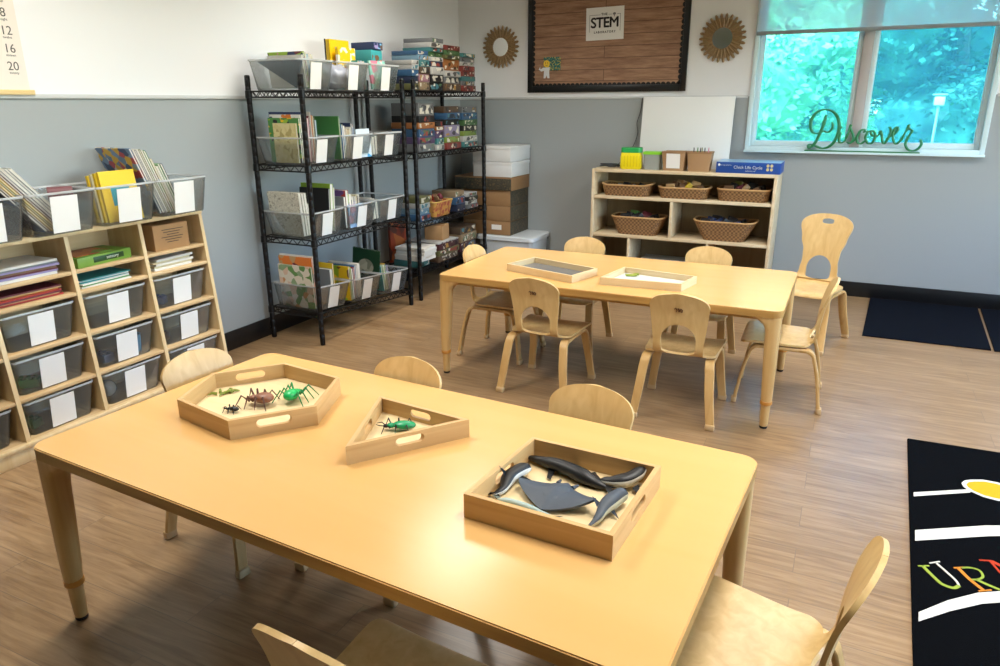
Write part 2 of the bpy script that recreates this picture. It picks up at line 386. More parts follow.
def tree(loc, h, rad, mat, label, seed, n=16000, leaf=.062):
    r = random.Random(seed); t = empty('tree', loc, label=label, cat='tree', group='trees outside the window')
    MB().tube([(0, 0, 0), (.1, 0, h*.3), (0, .1, h*.6), (.1, 0, h*.85)], [.2, .16, .1, .04], 8).build('trunk', bark, t)
    bm = bmesh.new(); blobs = []
    for k in range(15):
        a = r.random()*6.28; q = r.random()**.5*rad*.75; z = h*(.2+.72*r.random())
        blobs.append((Vector((q*math.cos(a), q*math.sin(a), z)), rad*r.uniform(.34, .6)*(1.15-.45*z/h)))
    for k in range(n):
        c, br = blobs[k % len(blobs)]
        d = Vector((r.gauss(0, 1), r.gauss(0, 1), r.gauss(0, 1))).normalized(); p = c+d*br*(.72+.34*r.random())
        u = Vector((r.gauss(0, 1), r.gauss(0, 1), r.gauss(0, .6))).normalized(); v = (d+Vector((r.gauss(0, .4), r.gauss(0, .4), r.gauss(0, .4)))).cross(u).normalized()
        s = leaf*r.uniform(.6, 1.3); vs_ = [bm.verts.new(p+u*s), bm.verts.new(p+v*s*.55), bm.verts.new(p-u*s), bm.verts.new(p-v*s*.55)]
        bm.faces.new(vs_)
    for c, br in blobs:
        b2 = bmesh.new(); bmesh.ops.create_icosphere(b2, subdivisions=2, radius=br*.74)
        for v in b2.verts: v.co += Vector((r.gauss(0, .06), r.gauss(0, .06), r.gauss(0, .06)))
        bmesh.ops.translate(b2, vec=c, verts=b2.verts); me = bpy.data.meshes.new('t'); b2.to_mesh(me); b2.free(); bm.from_mesh(me); bpy.data.meshes.remove(me)
    me = bpy.data.meshes.new('crown'); bm.to_mesh(me); bm.free()
    me.materials.append(mat)
    link('crown', me, t)
lm1 = leaf_mat('leaves_bright', '#5f9c58', '#b4e8a0'); lm2 = leaf_mat('leaves_mid', '#36704c', '#7fc08e'); lm3 = leaf_mat('leaves_deep', '#235848', '#5c9c86')
tree((-1.6, 12.0, -.3), 4.6, 1.7, lm1, 'bright green bushy tree filling the window pane beside the sunburst mirror', 1)
tree((-4.4, 16.8, -.3), 6.4, 2.4, lm2, 'mid green tree behind the bright bushy one, beyond the window', 2)
tree((1.5, 16.2, -.3), 5.8, 2.3, lm3, 'deep green tree behind the lamp post outside the window', 3)
tree((3.3, 12.2, -.3), 4.8, 1.3, lm2, 'blue-green tree beyond the lamp post at the window edge', 4)
tree((-.6, 21.5, -.3), 8.2, 2.9, lm2, 'tall tree in the gap behind the window centre post', 5)
tree((6.2, 22.0, -.3), 8.0, 3.4, lm3, 'tall dark tree farthest out beyond the window', 6)
lp = empty('street_lamp', (.905, 11.0, -.3), label='slim pale lamp post with square lantern head outside the window', cat='lamp post')
M_lp = plain('lamp_post_grey', '#aebcc4', .4)
MB().tube([(0, 0, 0), (0, 0, 1.74)], .016, 10).build('pole', M_lp, lp)
MB().box((0, 0, 1.80), (.12, .12, .12), .02).build('lantern', plain('lantern_white', '#e8eef0', .3), lp)
MB().box((0, 0, 1.875), (.16, .16, .02), .006).build('lantern_cap', M_lp, lp)
MB().lathe([(.12, 0), (.12, .04), (.05, .08)]).build('base_plate', M_lp, lp)

# ------------------------------------------------------------------ tables
TZ = .59
def make_table():
    t = empty('classroom_table')
    w, d, th = 1.815, .905, .034
    b = MB(); b.prism(rrect(w, d, .045, 6), TZ-th, TZ)
    bm = b.bm
    bmesh.ops.bevel(bm, geom=[e for e in bm.edges if abs(e.verts[0].co.z-e.verts[1].co.z) < 1e-6 and e.verts[0].co.z > TZ-.001], offset=.003, segments=2, affect='EDGES')
    for f in bm.faces:
        if f.normal.z < .5: f.material_index = 1
    b.build('tabletop', [M_top, M_edge], t)
    b = MB(); rr = .05
    for a in ((-w/2+.1, w/2-.1, -d/2+.03, -d/2+.05), (-w/2+.1, w/2-.1, d/2-.05, d/2-.03), (-w/2+.03, -w/2+.05, -d/2+.1, d/2-.1), (w/2-.05, w/2-.03, -d/2+.1, d/2-.1)):
        b.span(a[0], a[1], a[2], a[3], TZ-th-.02, TZ-th, .002)
    b.build('apron', M_edge, t)
    for sx in (-1, 1):
        for sy in (-1, 1):
            X, Y = sx*w/2, sy*d/2; b = MB(); rings = []
            # leg: outer faces flush with the corner, webs flare out under the top
            for z, s in ((.13, .050), (.2, .054), (.36, .062), (.46, .066), (.50, .070), (.520, .082), (.54, .108), (TZ-th, .145)):
                cx, cy = X-sx*(s/2+.004), Y-sy*(s/2+.004)
                if z < .49: rings.append([(cx+px, cy+py, z) for px, py in rrect(s, s, s*(.49 if z < .15 else .36), 3)])
                else:
                    k = (s-.07)
                    rings.append([(cx+px, cy+py, z) for px, py in rrect(s, s, .07*.36, 3)])
            b.loft(rings)
            leg = b.build('leg', M_leg, t)
            lx, ly = X-sx*.030, Y-sy*.030
            MB().lathe([(.0245, .122), (.0282, .126), (.0282, .140), (.0245, .144)], (lx, ly, 0), 16).build('leg_ring', plain('ring_amber', '#c98a3c', .4), leg)
            MB().lathe([(.018, .012), (.0195, .02), (.0225, .13)], (lx, ly, 0), 16).build('leg_extension', M_leg, leg)
            MB().lathe([(.016, 0), (.018, .003), (.018, .013)], (lx, ly, 0), 16).build('rubber_foot', M_foot, leg)
    return t
t2 = make_table(); t2.location = (-1.0975, 3.803, 0); tag(t2, 'pale maple rectangular table nearer the window, holding two empty-looking wooden trays', 'table', 'classroom tables')
t1 = dup(t2, (-1.05, 1.452, 0), (0, 0, R(-3.3)), label='big pale maple table in front holding hexagon, triangle and square trays')

# ------------------------------------------------------------------ chairs
def interp(tab, u):
    for (a, x), (b_, y) in zip(tab, tab[1:]):
        if u <= b_:
            k = (u-a)/(b_-a) if b_ > a else 0
            if isinstance(x, tuple): return tuple(p+(q-p)*k for p, q in zip(x, y))
            k2 = k*k*(3-2*k); return x+(y-x)*k2
    return tab[-1][1]
def catmull(P, n):
    out = []
    for i in range(len(P)-1):
        p0, p1, p2, p3 = (Vector(P[max(0, i-1)]), Vector(P[i]), Vector(P[i+1]), Vector(P[min(len(P)-1, i+2)]))
        for k in range(n):
            t = k/n; out.append(.5*((2*p1)+(-p0+p2)*t+(2*p0-5*p1+4*p2-p3)*t*t+(-p0+3*p1-3*p2+p3)*t*t*t))
    out.append(Vector(P[-1])); return out
def make_chair(tall=False):
    t = empty('school_chair')
    k = 1.0
    if not tall:
        prof = [(.205, .318), (.192, .332), (.15, .339), (.07, .337), (-.02, .334), (-.09, .336), (-.128, .348), (-.148, .378), (-.155, .42), (-.162, .48), (-.176, .55), (-.196, .61), (-.215, .66)]
        H0, H1, hw = .352, .500, .083
        wtop = [(.34, .150), (.40, .122), (.44, .118), (.50, .121), (.56, .132), (.61, .140), (.64, .137), (.652, .118), (.658, .085), (.661, .0)]
    else:
        prof = [(.225, .345), (.215, .362), (.17, .372), (.07, .366), (-.03, .360), (-.11, .362), (-.15, .376), (-.172, .41), (-.18, .46), (-.192, .54), (-.212, .63), (-.24, .73), (-.262, .80)]
        H0, H1, hw = .385, .535, .080
        wtop = [(.38, .165), (.44, .128), (.50, .116), (.55, .116), (.62, .138), (.68, .156), (.73, .162), (.77, .153), (.79, .128), (.80, .07), (.803, .0)]
    P = [Vector((0, y, z)) for y, z in prof]; C0 = catmull([tuple(p) for p in P], 24)
    cum = [0]
    for p, q in zip(C0, C0[1:]): cum.append(cum[-1]+(q-p).length)
    def at(sv):
        for i in range(len(cum)-1):
            if sv <= cum[i+1]: return C0[i].lerp(C0[i+1], (sv-cum[i])/max(1e-9, cum[i+1]-cum[i]))
        return C0[-1]
    Lt = cum[-1]; ib = min(range(len(C0)), key=lambda i: (C0[i]-P[6]).length); sb = cum[ib]
    W0, Wb, zc, wm, z1 = (.172, .119, .590, .1385, prof[-1][1]) if not tall else (.190, .135, .725, .163, prof[-1][1])
    seatrows = [.055*(1-math.cos(R(90*k/8))) for k in range(8)]+[.055+(sb-.055)*k/44 for k in range(45)]
    backrows = [sb+(Lt-.05-sb)*k/46 for k in range(46)]+[Lt-.05*(1-math.sin(R(90*k/12))) for k in range(13)]
    def half_w(sv, p, on_seat):
        if on_seat:
            y = p.y; w = W0+.018*max(0, (y+.05)/.25)
            rc = .055
            if sv < rc: w -= rc-math.sqrt(max(0, rc*rc-(rc-sv)**2))
            ye = -.075 if not tall else -.09
            if y < ye: u = min(1, (ye-y)/.048); w = Wb+(w-Wb)*math.sqrt(max(0, 1-u*u))
            return w
        z = p.z
        if not tall:
            w = Wb+(wm-Wb)*max(0, min(1, (z-.40)/(zc-.40)))
        else:
            w = interp([(.38, Wb), (.44, .122), (.50, .114), (.56, .118), (.64, .142), (.725, wm)], max(.38, min(z, .725)))
        if z > zc: w = wm*max(0, 1-((z-zc)/(z1-zc))**2.2)**(1/2.2)
        return w
    def hole(p):
        z = p.z; lo = H0-.008
        if p.y > P[6].y+.012 or z <= lo or z >= H1: return 0
        u = (z-lo)/(H1-lo)
        if u < .14: return hw*math.sqrt(max(0, 1-(1-u/.14)**2))*.96
        if u < .45: return hw*(.96+.04*(u-.14)/.31)
        return hw*math.sqrt(max(0, 1-((u-.45)/.55)**2))
    def slot(p):
        if not tall: return 0
        c, hh = .752, .014
        if abs(p.z-c) >= hh: return 0
        return .024+.014*math.sqrt(1-((p.z-c)/hh)**2)
    # rows just at the ends of the openings
    zs = [H0-.008+(H1-H0+.008)*k for k in (0, .003, .012, .03, .06, .1, .14, .92, .95, .975, .99, .998, 1)]+([.738, .7385, .740, .743, .761, .764, .7655, .766] if tall else [])
    def s_of_z(z):
        lo_, hi_ = sb*.9, Lt
        for _ in range(40):
            m_ = (lo_+hi_)/2
            if at(m_).z < z: lo_ = m_
            else: hi_ = m_
        return lo_
    for z in zs:
        sv = s_of_z(z); (backrows if sv > sb else seatrows).append(sv)
    seatrows = sorted(set(round(v, 6) for v in seatrows)); backrows = sorted(set(round(v, 6) for v in backrows))
    if seatrows[-1] != backrows[0]: seatrows.append(backrows[0])
    def rows(R_, side, on_seat):
        out = []
        for sv in R_:
            p = at(sv); w = half_w(sv, p, on_seat); h = min(max(hole(p), slot(p)), w); r_ = []
            if on_seat and sv == R_[-1]: w = half_w(sv, p, False)
            for j in range(9):
                x = h+(w-h)*j/8
                dy = (x/.16)**2*.014*min(1, max(0, (sv-sb)/.06)) if not on_seat else 0
                dz = (x/.18)**2*.006*min(1, (sb-sv)/.05) if on_seat else 0
                r_.append((side*x, p.y+dy, p.z+dz))
            out.append(r_)
        return out
    for nm, R_, on in (('seat', seatrows, True), ('backrest', backrows, False)):
        b2 = bmesh.new()
        for side in (1, -1):
            V = [[b2.verts.new(q) for q in r_] for r_ in rows(R_, side, on)]
            for a_, c_ in zip(V, V[1:]):
                for i in range(8): b2.faces.new((a_[i], a_[i+1], c_[i+1], c_[i]) if side == 1 else (a_[i+1], a_[i], c_[i], c_[i+1]))
        bmesh.ops.remove_doubles(b2, verts=b2.verts, dist=2e-5); bmesh.ops.dissolve_degenerate(b2, edges=b2.edges, dist=1e-5)
        bmesh.ops.recalc_face_normals(b2, faces=b2.faces)
        bmesh.ops.solidify(b2, geom=list(b2.faces), thickness=.0115); bmesh.ops.recalc_face_normals(b2, faces=b2.faces)
        b = MB(); b._merge(b2); o = b.build(nm, M_birch, t, smooth=50)
        if on: seat = o
        else: back = o
    if not tall:                     # small burnt-in maker's mark on the rear of the back
        mk = MB()
        mk.tube([(-.020, 0, .004), (-.014, 0, .012), (-.008, 0, .0), (-.012, 0, -.010)], .0022, 6); mk.tube([(-.004, 0, .010), (.002, 0, .004), (.0, 0, -.008)], .0022, 6)
        mk.tube([(.004, 0, -.006), (.010, 0, .008), (.018, 0, .002), (.016, 0, -.008), (.008, 0, -.006)], .0022, 6)
        mk.build('burnt_mark', plain('burnt_mark', '#5a2c12', .6), back, loc=(0, -.1995, .575), rot=(R(16), 0, 0))
    # legs: each side frame is one bent strip, front and rear halves
    sh_ = prof[4][1]-.022 if not tall else prof[4][1]-.024
    fy, ry = (.205, -.205) if not tall else (.235, -.235)
    for sx in (-1, 1):
        for sy, foot in ((1, fy), (-1, ry)):
            top = sy*.13
            path = [(.150, 0, sh_), (.151, top*.75, sh_), (.153, top*.93+sy*.006, sh_-.004), (.156, top+sy*.018, sh_-.022), (.160, top+sy*.028, sh_-.055), (.168, top+sy*.05, sh_*.55), (.186, foot-sy*.004, .03), (.187, foot, 0.012)]
            if tall: path = [(x+.018, y, z) for x, y, z in path]
            pp = catmull(path, 4); rings = []
            for i, p in enumerate(pp):
                tg = (pp[min(i+1, len(pp)-1)]-pp[max(i-1, 0)]).normalized(); nrm = tg.cross(Vector((1, 0, 0))).normalized()
                wd = .0225 if p.z > .25 else .020+.0025*p.z/.25
                wd *= (1.15 if tall else 1)
                ax = Vector((1, 0, 0)); th = .0085
                c = Vector((sx*p.x, p.y, p.z))
                rings.append([c+ax*a*wd+nrm*q*th for a, q in ((1, .6), (.85, 1), (-.85, 1), (-1, .6), (-1, -.6), (-.85, -1), (.85, -1), (1, -.6))])
            b = MB(); b.loft(rings); leg = b.build('leg', M_leg, t, smooth=45)
            MB().box((sx*(.187+(.018 if tall else 0)), foot, .015), (.045, .026, .03), .006).build('foot_cap', M_cap, leg)
    return t
ch0 = make_chair()
def chair(x, y, a, label, rot=0, src=None):
    global _first
    o = ch0 if _first else dup(ch0); _first = False
    o.location = (x, y, 0); o.rotation_euler = (0, 0, R(a)); tag(o, label, 'chair', 'small bentwood chairs'); return o
_first = True
chair(-1.372, 3.445, -2, 'small bentwood chair, its marked back to us, before the far table near the wire racks')
chair(-.640, 3.440, 1, 'small bentwood chair, marked back to us, before the far table near its window end')
chair(-1.505, 4.22, 180, 'small bentwood chair behind the far table, nearer the wire racks')
chair(-.71, 4.22, 180, 'small bentwood chair behind the far table, in front of the big basket')
chair(-1.85, 3.87, -90, 'small bentwood chair tucked in at the wire rack end of the far table')
chair(-.20, 3.85, 92, 'small bentwood chair seen from its side at the window end of the far table')
chair(-1.83, 1.66, -98, 'small bentwood chair tucked between cubby shelf and near table')
chair(-1.302, 1.752, 177, 'small bentwood chair behind the near table, above the triangle tray')
chair(-.643, 1.775, 177, 'small bentwood chair behind the near table, above the whale tray')
chair(-.703, .935, -4.7, 'small bentwood chair at the near side of the front table, cut by the frame')
chair(-.060, 1.425, 81, 'small bentwood chair at the rug end of the front table, back edge-on')
tc_ = make_chair(True); tc_.location = (-.155, 4.90, 0); tc_.rotation_euler = (0, 0, R(163)); tc_.name = 'tall_school_chair'
tag(tc_, 'taller bentwood chair with a hand slot in its back, standing by the grey wall', 'chair')

# ------------------------------------------------------------------ trays
def board(L, Hh, th, slot=None, mitre=45, z0=0):
    """upright board along +x from 0..L, outer face y=0, inner face y=th, ends mitred; slot=(half width, half height, centre z)"""
    xs = sorted({0, L}); hw = 0
    if slot:
        hw, hh, cz = slot; xs = [0]+[L/2-hw+hh*(1-math.cos(R(a))) for a in range(0, 91, 15)]+[L/2+hw-hh*(1-math.cos(R(a))) for a in range(90, -1, -15)]+[L]
    b = bmesh.new()
    def cutv(x):
        if not slot: return None
        d = abs(x-L/2)
        if d > hw-1e-6: return 0
        e = d-(hw-hh)
        return hh if e <= 0 else math.sqrt(max(0, hh*hh-e*e))
    k = math.tan(R(90-mitre)) if mitre else 0
    def P(x, y, z): return (x if not y else x+(1-2*x/L)*th*k, y, z0+z)
    cz = slot[2] if slot else Hh/2
    for x0, x1 in zip(xs, xs[1:]):
        if x1-x0 < 1e-7: continue
        c0, c1 = (cutv(x0) or 0), (cutv(x1) or 0)
        for zz in ((0, 0, cz-c0, cz-c1), (cz+c0, cz+c1, Hh, Hh)):
            a0, a1, h0, h1 = zz
            for y in (0, th):
                b.faces.new([b.verts.new(P(x0, y, a0)), b.verts.new(P(x1, y, a1)), b.verts.new(P(x1, y, h1)), b.verts.new(P(x0, y, h0))])
            if zz is not None:
                b.faces.new([b.verts.new(P(x0, 0, 0 if a0 == 0 and a1 == 0 else Hh)), b.verts.new(P(x1, 0, 0 if a0 == 0 and a1 == 0 else Hh)), b.verts.new(P(x1, th, 0 if a0 == 0 and a1 == 0 else Hh)), b.verts.new(P(x0, th, 0 if a0 == 0 and a1 == 0 else Hh))])
        if c0 or c1:
            for s in (-1, 1):
                b.faces.new([b.verts.new(P(x0, 0, cz+s*c0)), b.verts.new(P(x1, 0, cz+s*c1)), b.verts.new(P(x1, th, cz+s*c1)), b.verts.new(P(x0, th, cz+s*c0))])
    for x in (0, L):
        b.faces.new([b.verts.new(P(x, 0, 0)), b.verts.new(P(x, th, 0)), b.verts.new(P(x, th, Hh)), b.verts.new(P(x, 0, Hh))])
    bmesh.ops.remove_doubles(b, verts=b.verts, dist=1e-5); bmesh.ops.recalc_face_normals(b, faces=b.faces)
    return b
def tray(name, pts, Hh, slots, label, slotspec=(.055, .013), th=.012, mat=None, z=TZ, base=None):
    """pts: corners counter-clockwise in world xy"""
    cx = sum(p[0] for p in pts)/len(pts); cy = sum(p[1] for p in pts)/len(pts)
    t = empty(name, (cx, cy, z), label=label, cat='tray'); n = len(pts)
    P = [Vector((x-cx, y-cy, 0)) for x, y in pts]
    for i in range(n):
        a, c = P[i], P[(i+1) % n]; d = (c-a); L = d.length; ang = math.atan2(d.y, d.x)
        def ang_at(i):
            u = (P[i-1]-P[i]).normalized(); v = (P[(i+1) % n]-P[i]).normalized(); return math.degrees(u.angle(v))/2
        mt = (ang_at(i)+ang_at((i+1) % n))/2
        bm = board(L, Hh, th, (slotspec[0], slotspec[1], Hh*.60) if i in slots else None, mt)
        mb = MB(); mb.bm.free(); mb.bm = bm; mb.build('side_wall', mat or M_tray, t, loc=a, rot=(0, 0, ang), smooth=0)
    k = .965
    b = MB(); b.prism([(p.x*k, p.y*k) for p in P], .004, .010); b.build('tray_floor', base or M_trayb, t, smooth=0)
    return t
tray('square_tray', [(-.7, 1.257), (-.342, 1.241), (-.324, 1.578), (-.672, 1.592)], .062, (1, 3), 'square wooden tray holding toy sea animals on the front table', (.05, .013))
tray('triangle_tray', [(-1.098, 1.343), (-.884, 1.630), (-1.214, 1.665)], .055, (0, 1, 2), 'triangular wooden tray with one green toy beetle on the front table', (.042, .012))
tray('hexagon_tray', [(-1.748, 1.372), (-1.489, 1.322), (-1.330, 1.511), (-1.414, 1.728), (-1.672, 1.760), (-1.822, 1.580)], .060, (1, 4), 'hexagonal wooden tray holding toy bugs on the front table', (.05, .013))
M_tray2 = wood('tray_wood_far', '#e6cfa6', '#d5b98a', axis=0, rough=.5, scale=10)
tray('rectangular_tray', [(-1.690, 3.600), (-1.250, 3.470), (-1.185, 3.700), (-1.620, 3.838)], .040, (), 'shallow rectangular wooden tray on the far table, grey inside, nearer the racks', mat=M_tray2, base=plain('tray_grey', '#6f7072', .25))
tray('rectangular_tray', [(-1.108, 3.503), (-.690, 3.535), (-.652, 3.735), (-1.062, 3.800)], .040, (), 'shallow rectangular wooden tray on the far table, white inside, nearer the window', mat=M_tray2, base=plain('tray_white', '#dfe3df', .25))
MB().box((0, 0, .004), (.06, .03, .008), .003).box((.03, .02, .005), (.03, .02, .008), .003).build('leaf_counter', plain('leaf_green', '#8e9a3c', .5), loc=(-1.0, 3.72, .602), rot=(0, 0, .4), label='small flat green toy piece lying in the white far tray', cat='toy')

# ---- toy sea animals
def body(path, rad, split=None, level=0, flat=1.0, n=14):
    """tapering body along a path in xy; belly faces get the second material"""
    b = MB(); P = catmull(path, 5); rings = []
    for i, p in enumerate(P):
        u = i/(len(P)-1); r = interp(rad, u)
        t = (P[min(i+1, len(P)-1)]-P[max(0, i-1)]).normalized(); s = Vector((-t.y, t.x, 0)).normalized(); up = s.cross(t)*-1
        rings.append([p+s*math.cos(2*math.pi*k/n)*r+Vector((0, 0, 1))*math.sin(2*math.pi*k/n)*r*flat for k in range(n)])
    b.loft(rings)
    if split is not None:
        b.bm.normal_update()
        for f in b.bm.faces:
            if f.normal.z < -.3 or (split == 2 and f.normal.z < .42 and f.normal.x*.35-f.normal.y*.94 > .25): f.material_index = 1
    return b
def fin(b, pts, th=.002, mi=0):
    """flat fin: polygon of 3d points thickened"""
    b2 = bmesh.new(); b2.faces.new([b2.verts.new(p) for p in pts]); bmesh.ops.solidify(b2, geom=list(b2.faces), thickness=th); bmesh.ops.recalc_face_normals(b2, faces=b2.faces)
    b.mi = mi; b._merge(b2); b.mi = 0
M_wh = plain('toy_black', '#101216', .45); M_wb = plain('toy_belly', '#dcdcd2', .4); M_navy = plain('toy_navy', '#1a2028', .45); M_slate = plain('toy_slate', '#454f5c', .5, var=.12, bscale=60)
FZ = TZ+.011
# big dark whale
b = body([(0, 0, .010), (.045, -.010, .014), (.11, -.027, .020), (.17, -.046, .018), (.212, -.058, .012), (.238, -.062, .010)], [(0, .002), (.12, .010), (.35, .0185), (.6, .0205), (.82, .012), (1, .005)], 1, .009, .9)
fin(b, [(.232, -.060, .011), (.262, -.040, .014), (.268, -.052, .012), (.252, -.064, .012), (.262, -.084, .012), (.252, -.092, .012)], .003)
fin(b, [(.075, -.030, .010), (.095, -.034, .010), (.098, -.075, .004), (.086, -.070, .004)], .003); fin(b, [(.10, -.008, .012), (.125, -.012, .012), (.14, .02, .006), (.13, .022, .006)], .003)
b.build('toy_whale', [M_wh, M_navy], loc=(-.672, 1.553, FZ), label='long dark toy whale along the rear wall of the square tray', cat='toy animal')
# humpback
b = body([(0, 0, .014), (.03, -.002, .018), (.062, .012, .022), (.083, .038, .030), (.094, .068, .038)], [(0, .004), (.15, .013), (.45, .020), (.75, .018), (.92, .011), (1, .004)], 2, .018, .85)
fin(b, [(.006, 0, .014), (-.022, .030, .016), (-.030, .020, .016), (-.014, 0, .014), (-.020, -.026, .014), (-.008, -.028, .014)], .003)
fin(b, [(.055, -.012, .012), (.072, -.006, .012), (.050, -.050, .004), (.040, -.044, .004)], .003); fin(b, [(.082, .0, .012), (.092, .02, .014), (.108, -.01, .004), (.102, -.016, .004)], .003)
b.build('toy_whale', [M_wh, M_wb], loc=(-.458, 1.512, FZ), label='dark toy whale with white belly in the window-side corner of the square tray', cat='toy animal')
# orca
b = body([(0, 0, .008), (.012, .03, .012), (.006, .075, .018), (.02, .115, .022), (.034, .14, .020)], [(0, .004), (.2, .010), (.5, .019), (.8, .018), (.95, .011), (1, .004)], 2, .010, .9)
fin(b, [(0, 0, .008), (-.022, -.012, .008), (-.016, .004, .008), (.004, .012, .010), (.020, -.004, .008), (.014, -.016, .008)], .003)
fin(b, [(.0, .075, .03), (.004, .055, .030), (-.012, .052, .058)], .003); fin(b, [(.03, .10, .016), (.024, .085, .016), (.058, .082, .006), (.062, .098, .008)], .003); fin(b, [(-.006, .09, .016), (-.004, .078, .016), (-.026, .084, .006)], .003)
b.build('toy_orca', [M_wh, M_wb], loc=(-.668, 1.348, FZ), label='black toy orca with white chin beside the slotted wall of the square tray', cat='toy animal')
# manta ray
mb = MB(); rows_ = []
tops = []
for q in range(-16, 17):
    u = q/16; x = u*.106; au = abs(u)
    yf = .046*(1-au**1.15)+(.012 if au < .22 else 0)*(1-au/.22)-.004; yb = -.070*(1-au)**.75-.004
    lift_ = .022*(au**2.2)*(1.2 if u > 0 else .7)
    tops.append([(x, yf+(yb-yf)*k/8, .005+lift_+.020*(1-au)**1.2*math.sin(math.pi*min(1, (k+.6)/8.6))) for k in range(9)])
mb.sheet(tops, .006)
fin(mb, [(-.003, -.035, .010), (.003, -.035, .010), (.002, -.085, .004), (-.002, -.085, .004)], .002)
mb.tube([(-.020, .040, .014), (-.024, .062, .012)], [.006, .003], 8); mb.tube([(.020, .040, .014), (.024, .062, .012)], [.006, .003], 8)
mb.ball((0, -.004, .018), 1, 3, (.036, .044, .0115)); mb.build('toy_manta_ray', M_slate, loc=(-.530, 1.408, FZ), rot=(0, 0, R(-8)), label='slate blue toy manta ray in the middle of the square tray', cat='toy animal', smooth=60)
# pale slim whale near the front wall
b = body([(0, 0, .006), (.04, .0, .009), (.09, -.006, .009), (.145, -.012, .005)], [(0, .002), (.2, .008), (.6, .008), (.85, .004), (1, .002)], 1, .006, .9)
fin(b, [(.14, -.012, .006), (.166, -.002, .006), (.158, -.014, .006), (.168, -.028, .006)], .002); fin(b, [(-.002, .001, .008), (.01, .004, .012), (-.02, .01, .008)], .002)
b.build('toy_shark', [plain('toy_teal', '#a9bdb8', .4), M_wb], loc=(-.652, 1.335, FZ), label='pale slim toy shark lying along the near wall of the square tray', cat='toy animal')
# dolphin
b = body([(0, 0, .008), (.010, .03, .014), (.012, .065, .020), (.022, .10, .024), (.034, .13, .026), (.040, .145, .024)], [(0, .004), (.25, .011), (.55, .020), (.8, .018), (.93, .011), (1, .003)], 2, .020, .95)
fin(b, [(0, 0, .008), (-.016, -.014, .008), (-.004, -.008, .008), (.014, -.016, .008)], .003); fin(b, [(.0, .07, .030), (.0, .05, .028), (-.016, .062, .046)], .003); fin(b, [(.028, .085, .014), (.024, .07, .014), (.052, .058, .004)], .003)
b.build('toy_dolphin', [M_slate, plain('toy_cream', '#b9b69a', .4)], loc=(-.418, 1.318, FZ), label='grey toy dolphin with cream belly at the handle wall of the square tray', cat='toy animal')
MB().tube([(0, 0, .002), (.02, -.004, .003), (.036, -.010, .002)], [.002, .0035, .001], 8).build('toy_tail', M_wh, loc=(-.478, 1.318, FZ), label='tiny black toy fish near the front wall of the square tray', cat='toy animal')
# ---- toy bugs
def bug(name, loc, rz, L, W, Hh, mat, legmat, label, reach=1.6, horns=False, head=.3):
    t = empty(name, loc, rz, label, 'toy bug')
    b = MB(); b.ball((-L*.12, 0, Hh*.75), 1, 3, (L*.36, W*.5, Hh*.5)); b.ball((L*.28, 0, Hh*.65), 1, 2, (L*.15, W*.30, Hh*.32))
    b.build('shell', mat, t, smooth=80)
    b = MB(); b.ball((L*.44, 0, Hh*.55), 1, 2, (L*.10, W*.22, Hh*.26))
    if horns:
        for s in (-1, 1): b.tube([(L*.48, s*W*.1, Hh*.6), (L*.60, s*W*.3, Hh*.8), (L*.74, s*W*.12, Hh*.8)], [.0018, .0015, .0008], 6)
    b.build('head', legmat, t, smooth=80)
    r_ = .0035 if 'spider' in name or 'crab' in name else .0024
    for s in (-1, 1):
        for k, (x, dx) in enumerate(((L*.34, L*.42), (L*.22, L*.16), (L*.04, -L*.06), (-L*.10, -L*.34)) if 'spider' in name or 'crab' in name else ((L*.30, L*.22), (L*.08, L*.02), (-L*.14, -L*.20))):
            MB().tube([(x, s*W*.3, Hh*.5), (x+dx*.5, s*W*.3*(1+reach*.5), Hh*1.2), (x+dx, s*W*.5*reach, .001)], [r_*1.0, r_*.85, r_*.4], 6).build('leg', legmat, t)
    return t
M_bbl = plain('bug_black', '#15120f', .35); M_bbr = plain('bug_brown', '#8a5a42', .4, var=.25, bscale=90); M_bgr = plain('bug_green', '#15b35a', .3); M_bol = plain('bug_olive', '#7d8a2e', .5)
bug('toy_beetle', (-1.075, 1.566, TZ+.011), R(202), .095, .040, .022, plain('beetle_green', '#1f9a63', .25), M_bbl, 'green toy beetle with black legs in the triangle tray', 1.7, True)
bug('toy_spider', (-1.500, 1.600, TZ+.011), R(100), .082, .046, .034, M_bgr, plain('bug_green_dark', '#128a44', .35), 'bright green toy spider in the hexagon tray', 2.4)
bug('toy_crab', (-1.572, 1.535, TZ+.011), R(195), .088, .052, .032, M_bbr, plain('bug_brown_dark', '#5d3a2b', .5), 'reddish brown toy bug in the middle of the hexagon tray', 1.8)
bug('toy_ant', (-1.612, 1.455, TZ+.011), R(190), .045, .018, .014, M_bbl, M_bbl, 'small black toy ant near the front corner of the hexagon tray', 2.2, True)
b = MB()
for i, (x, y, a, l) in enumerate(((0, 0, 20, .05), (.01, .01, 75, .03), (-.012, .004, 110, .028), (.02, .004, 40, .03), (-.02, -.006, 200, .03), (.0, -.004, 250, .022))):
    c, s = math.cos(R(a)), math.sin(R(a))
    b.tube([(x, y, .004), (x+c*l*.5, y+s*l*.5, .008), (x+c*l, y+s*l, .003)], [.005, .0045, .001], 6)
b.build('toy_lizard', M_bol, loc=(-1.745, 1.548, TZ+.011), rot=(0, 0, .5), label='small olive green toy lizard at the back of the hexagon tray', cat='toy bug')

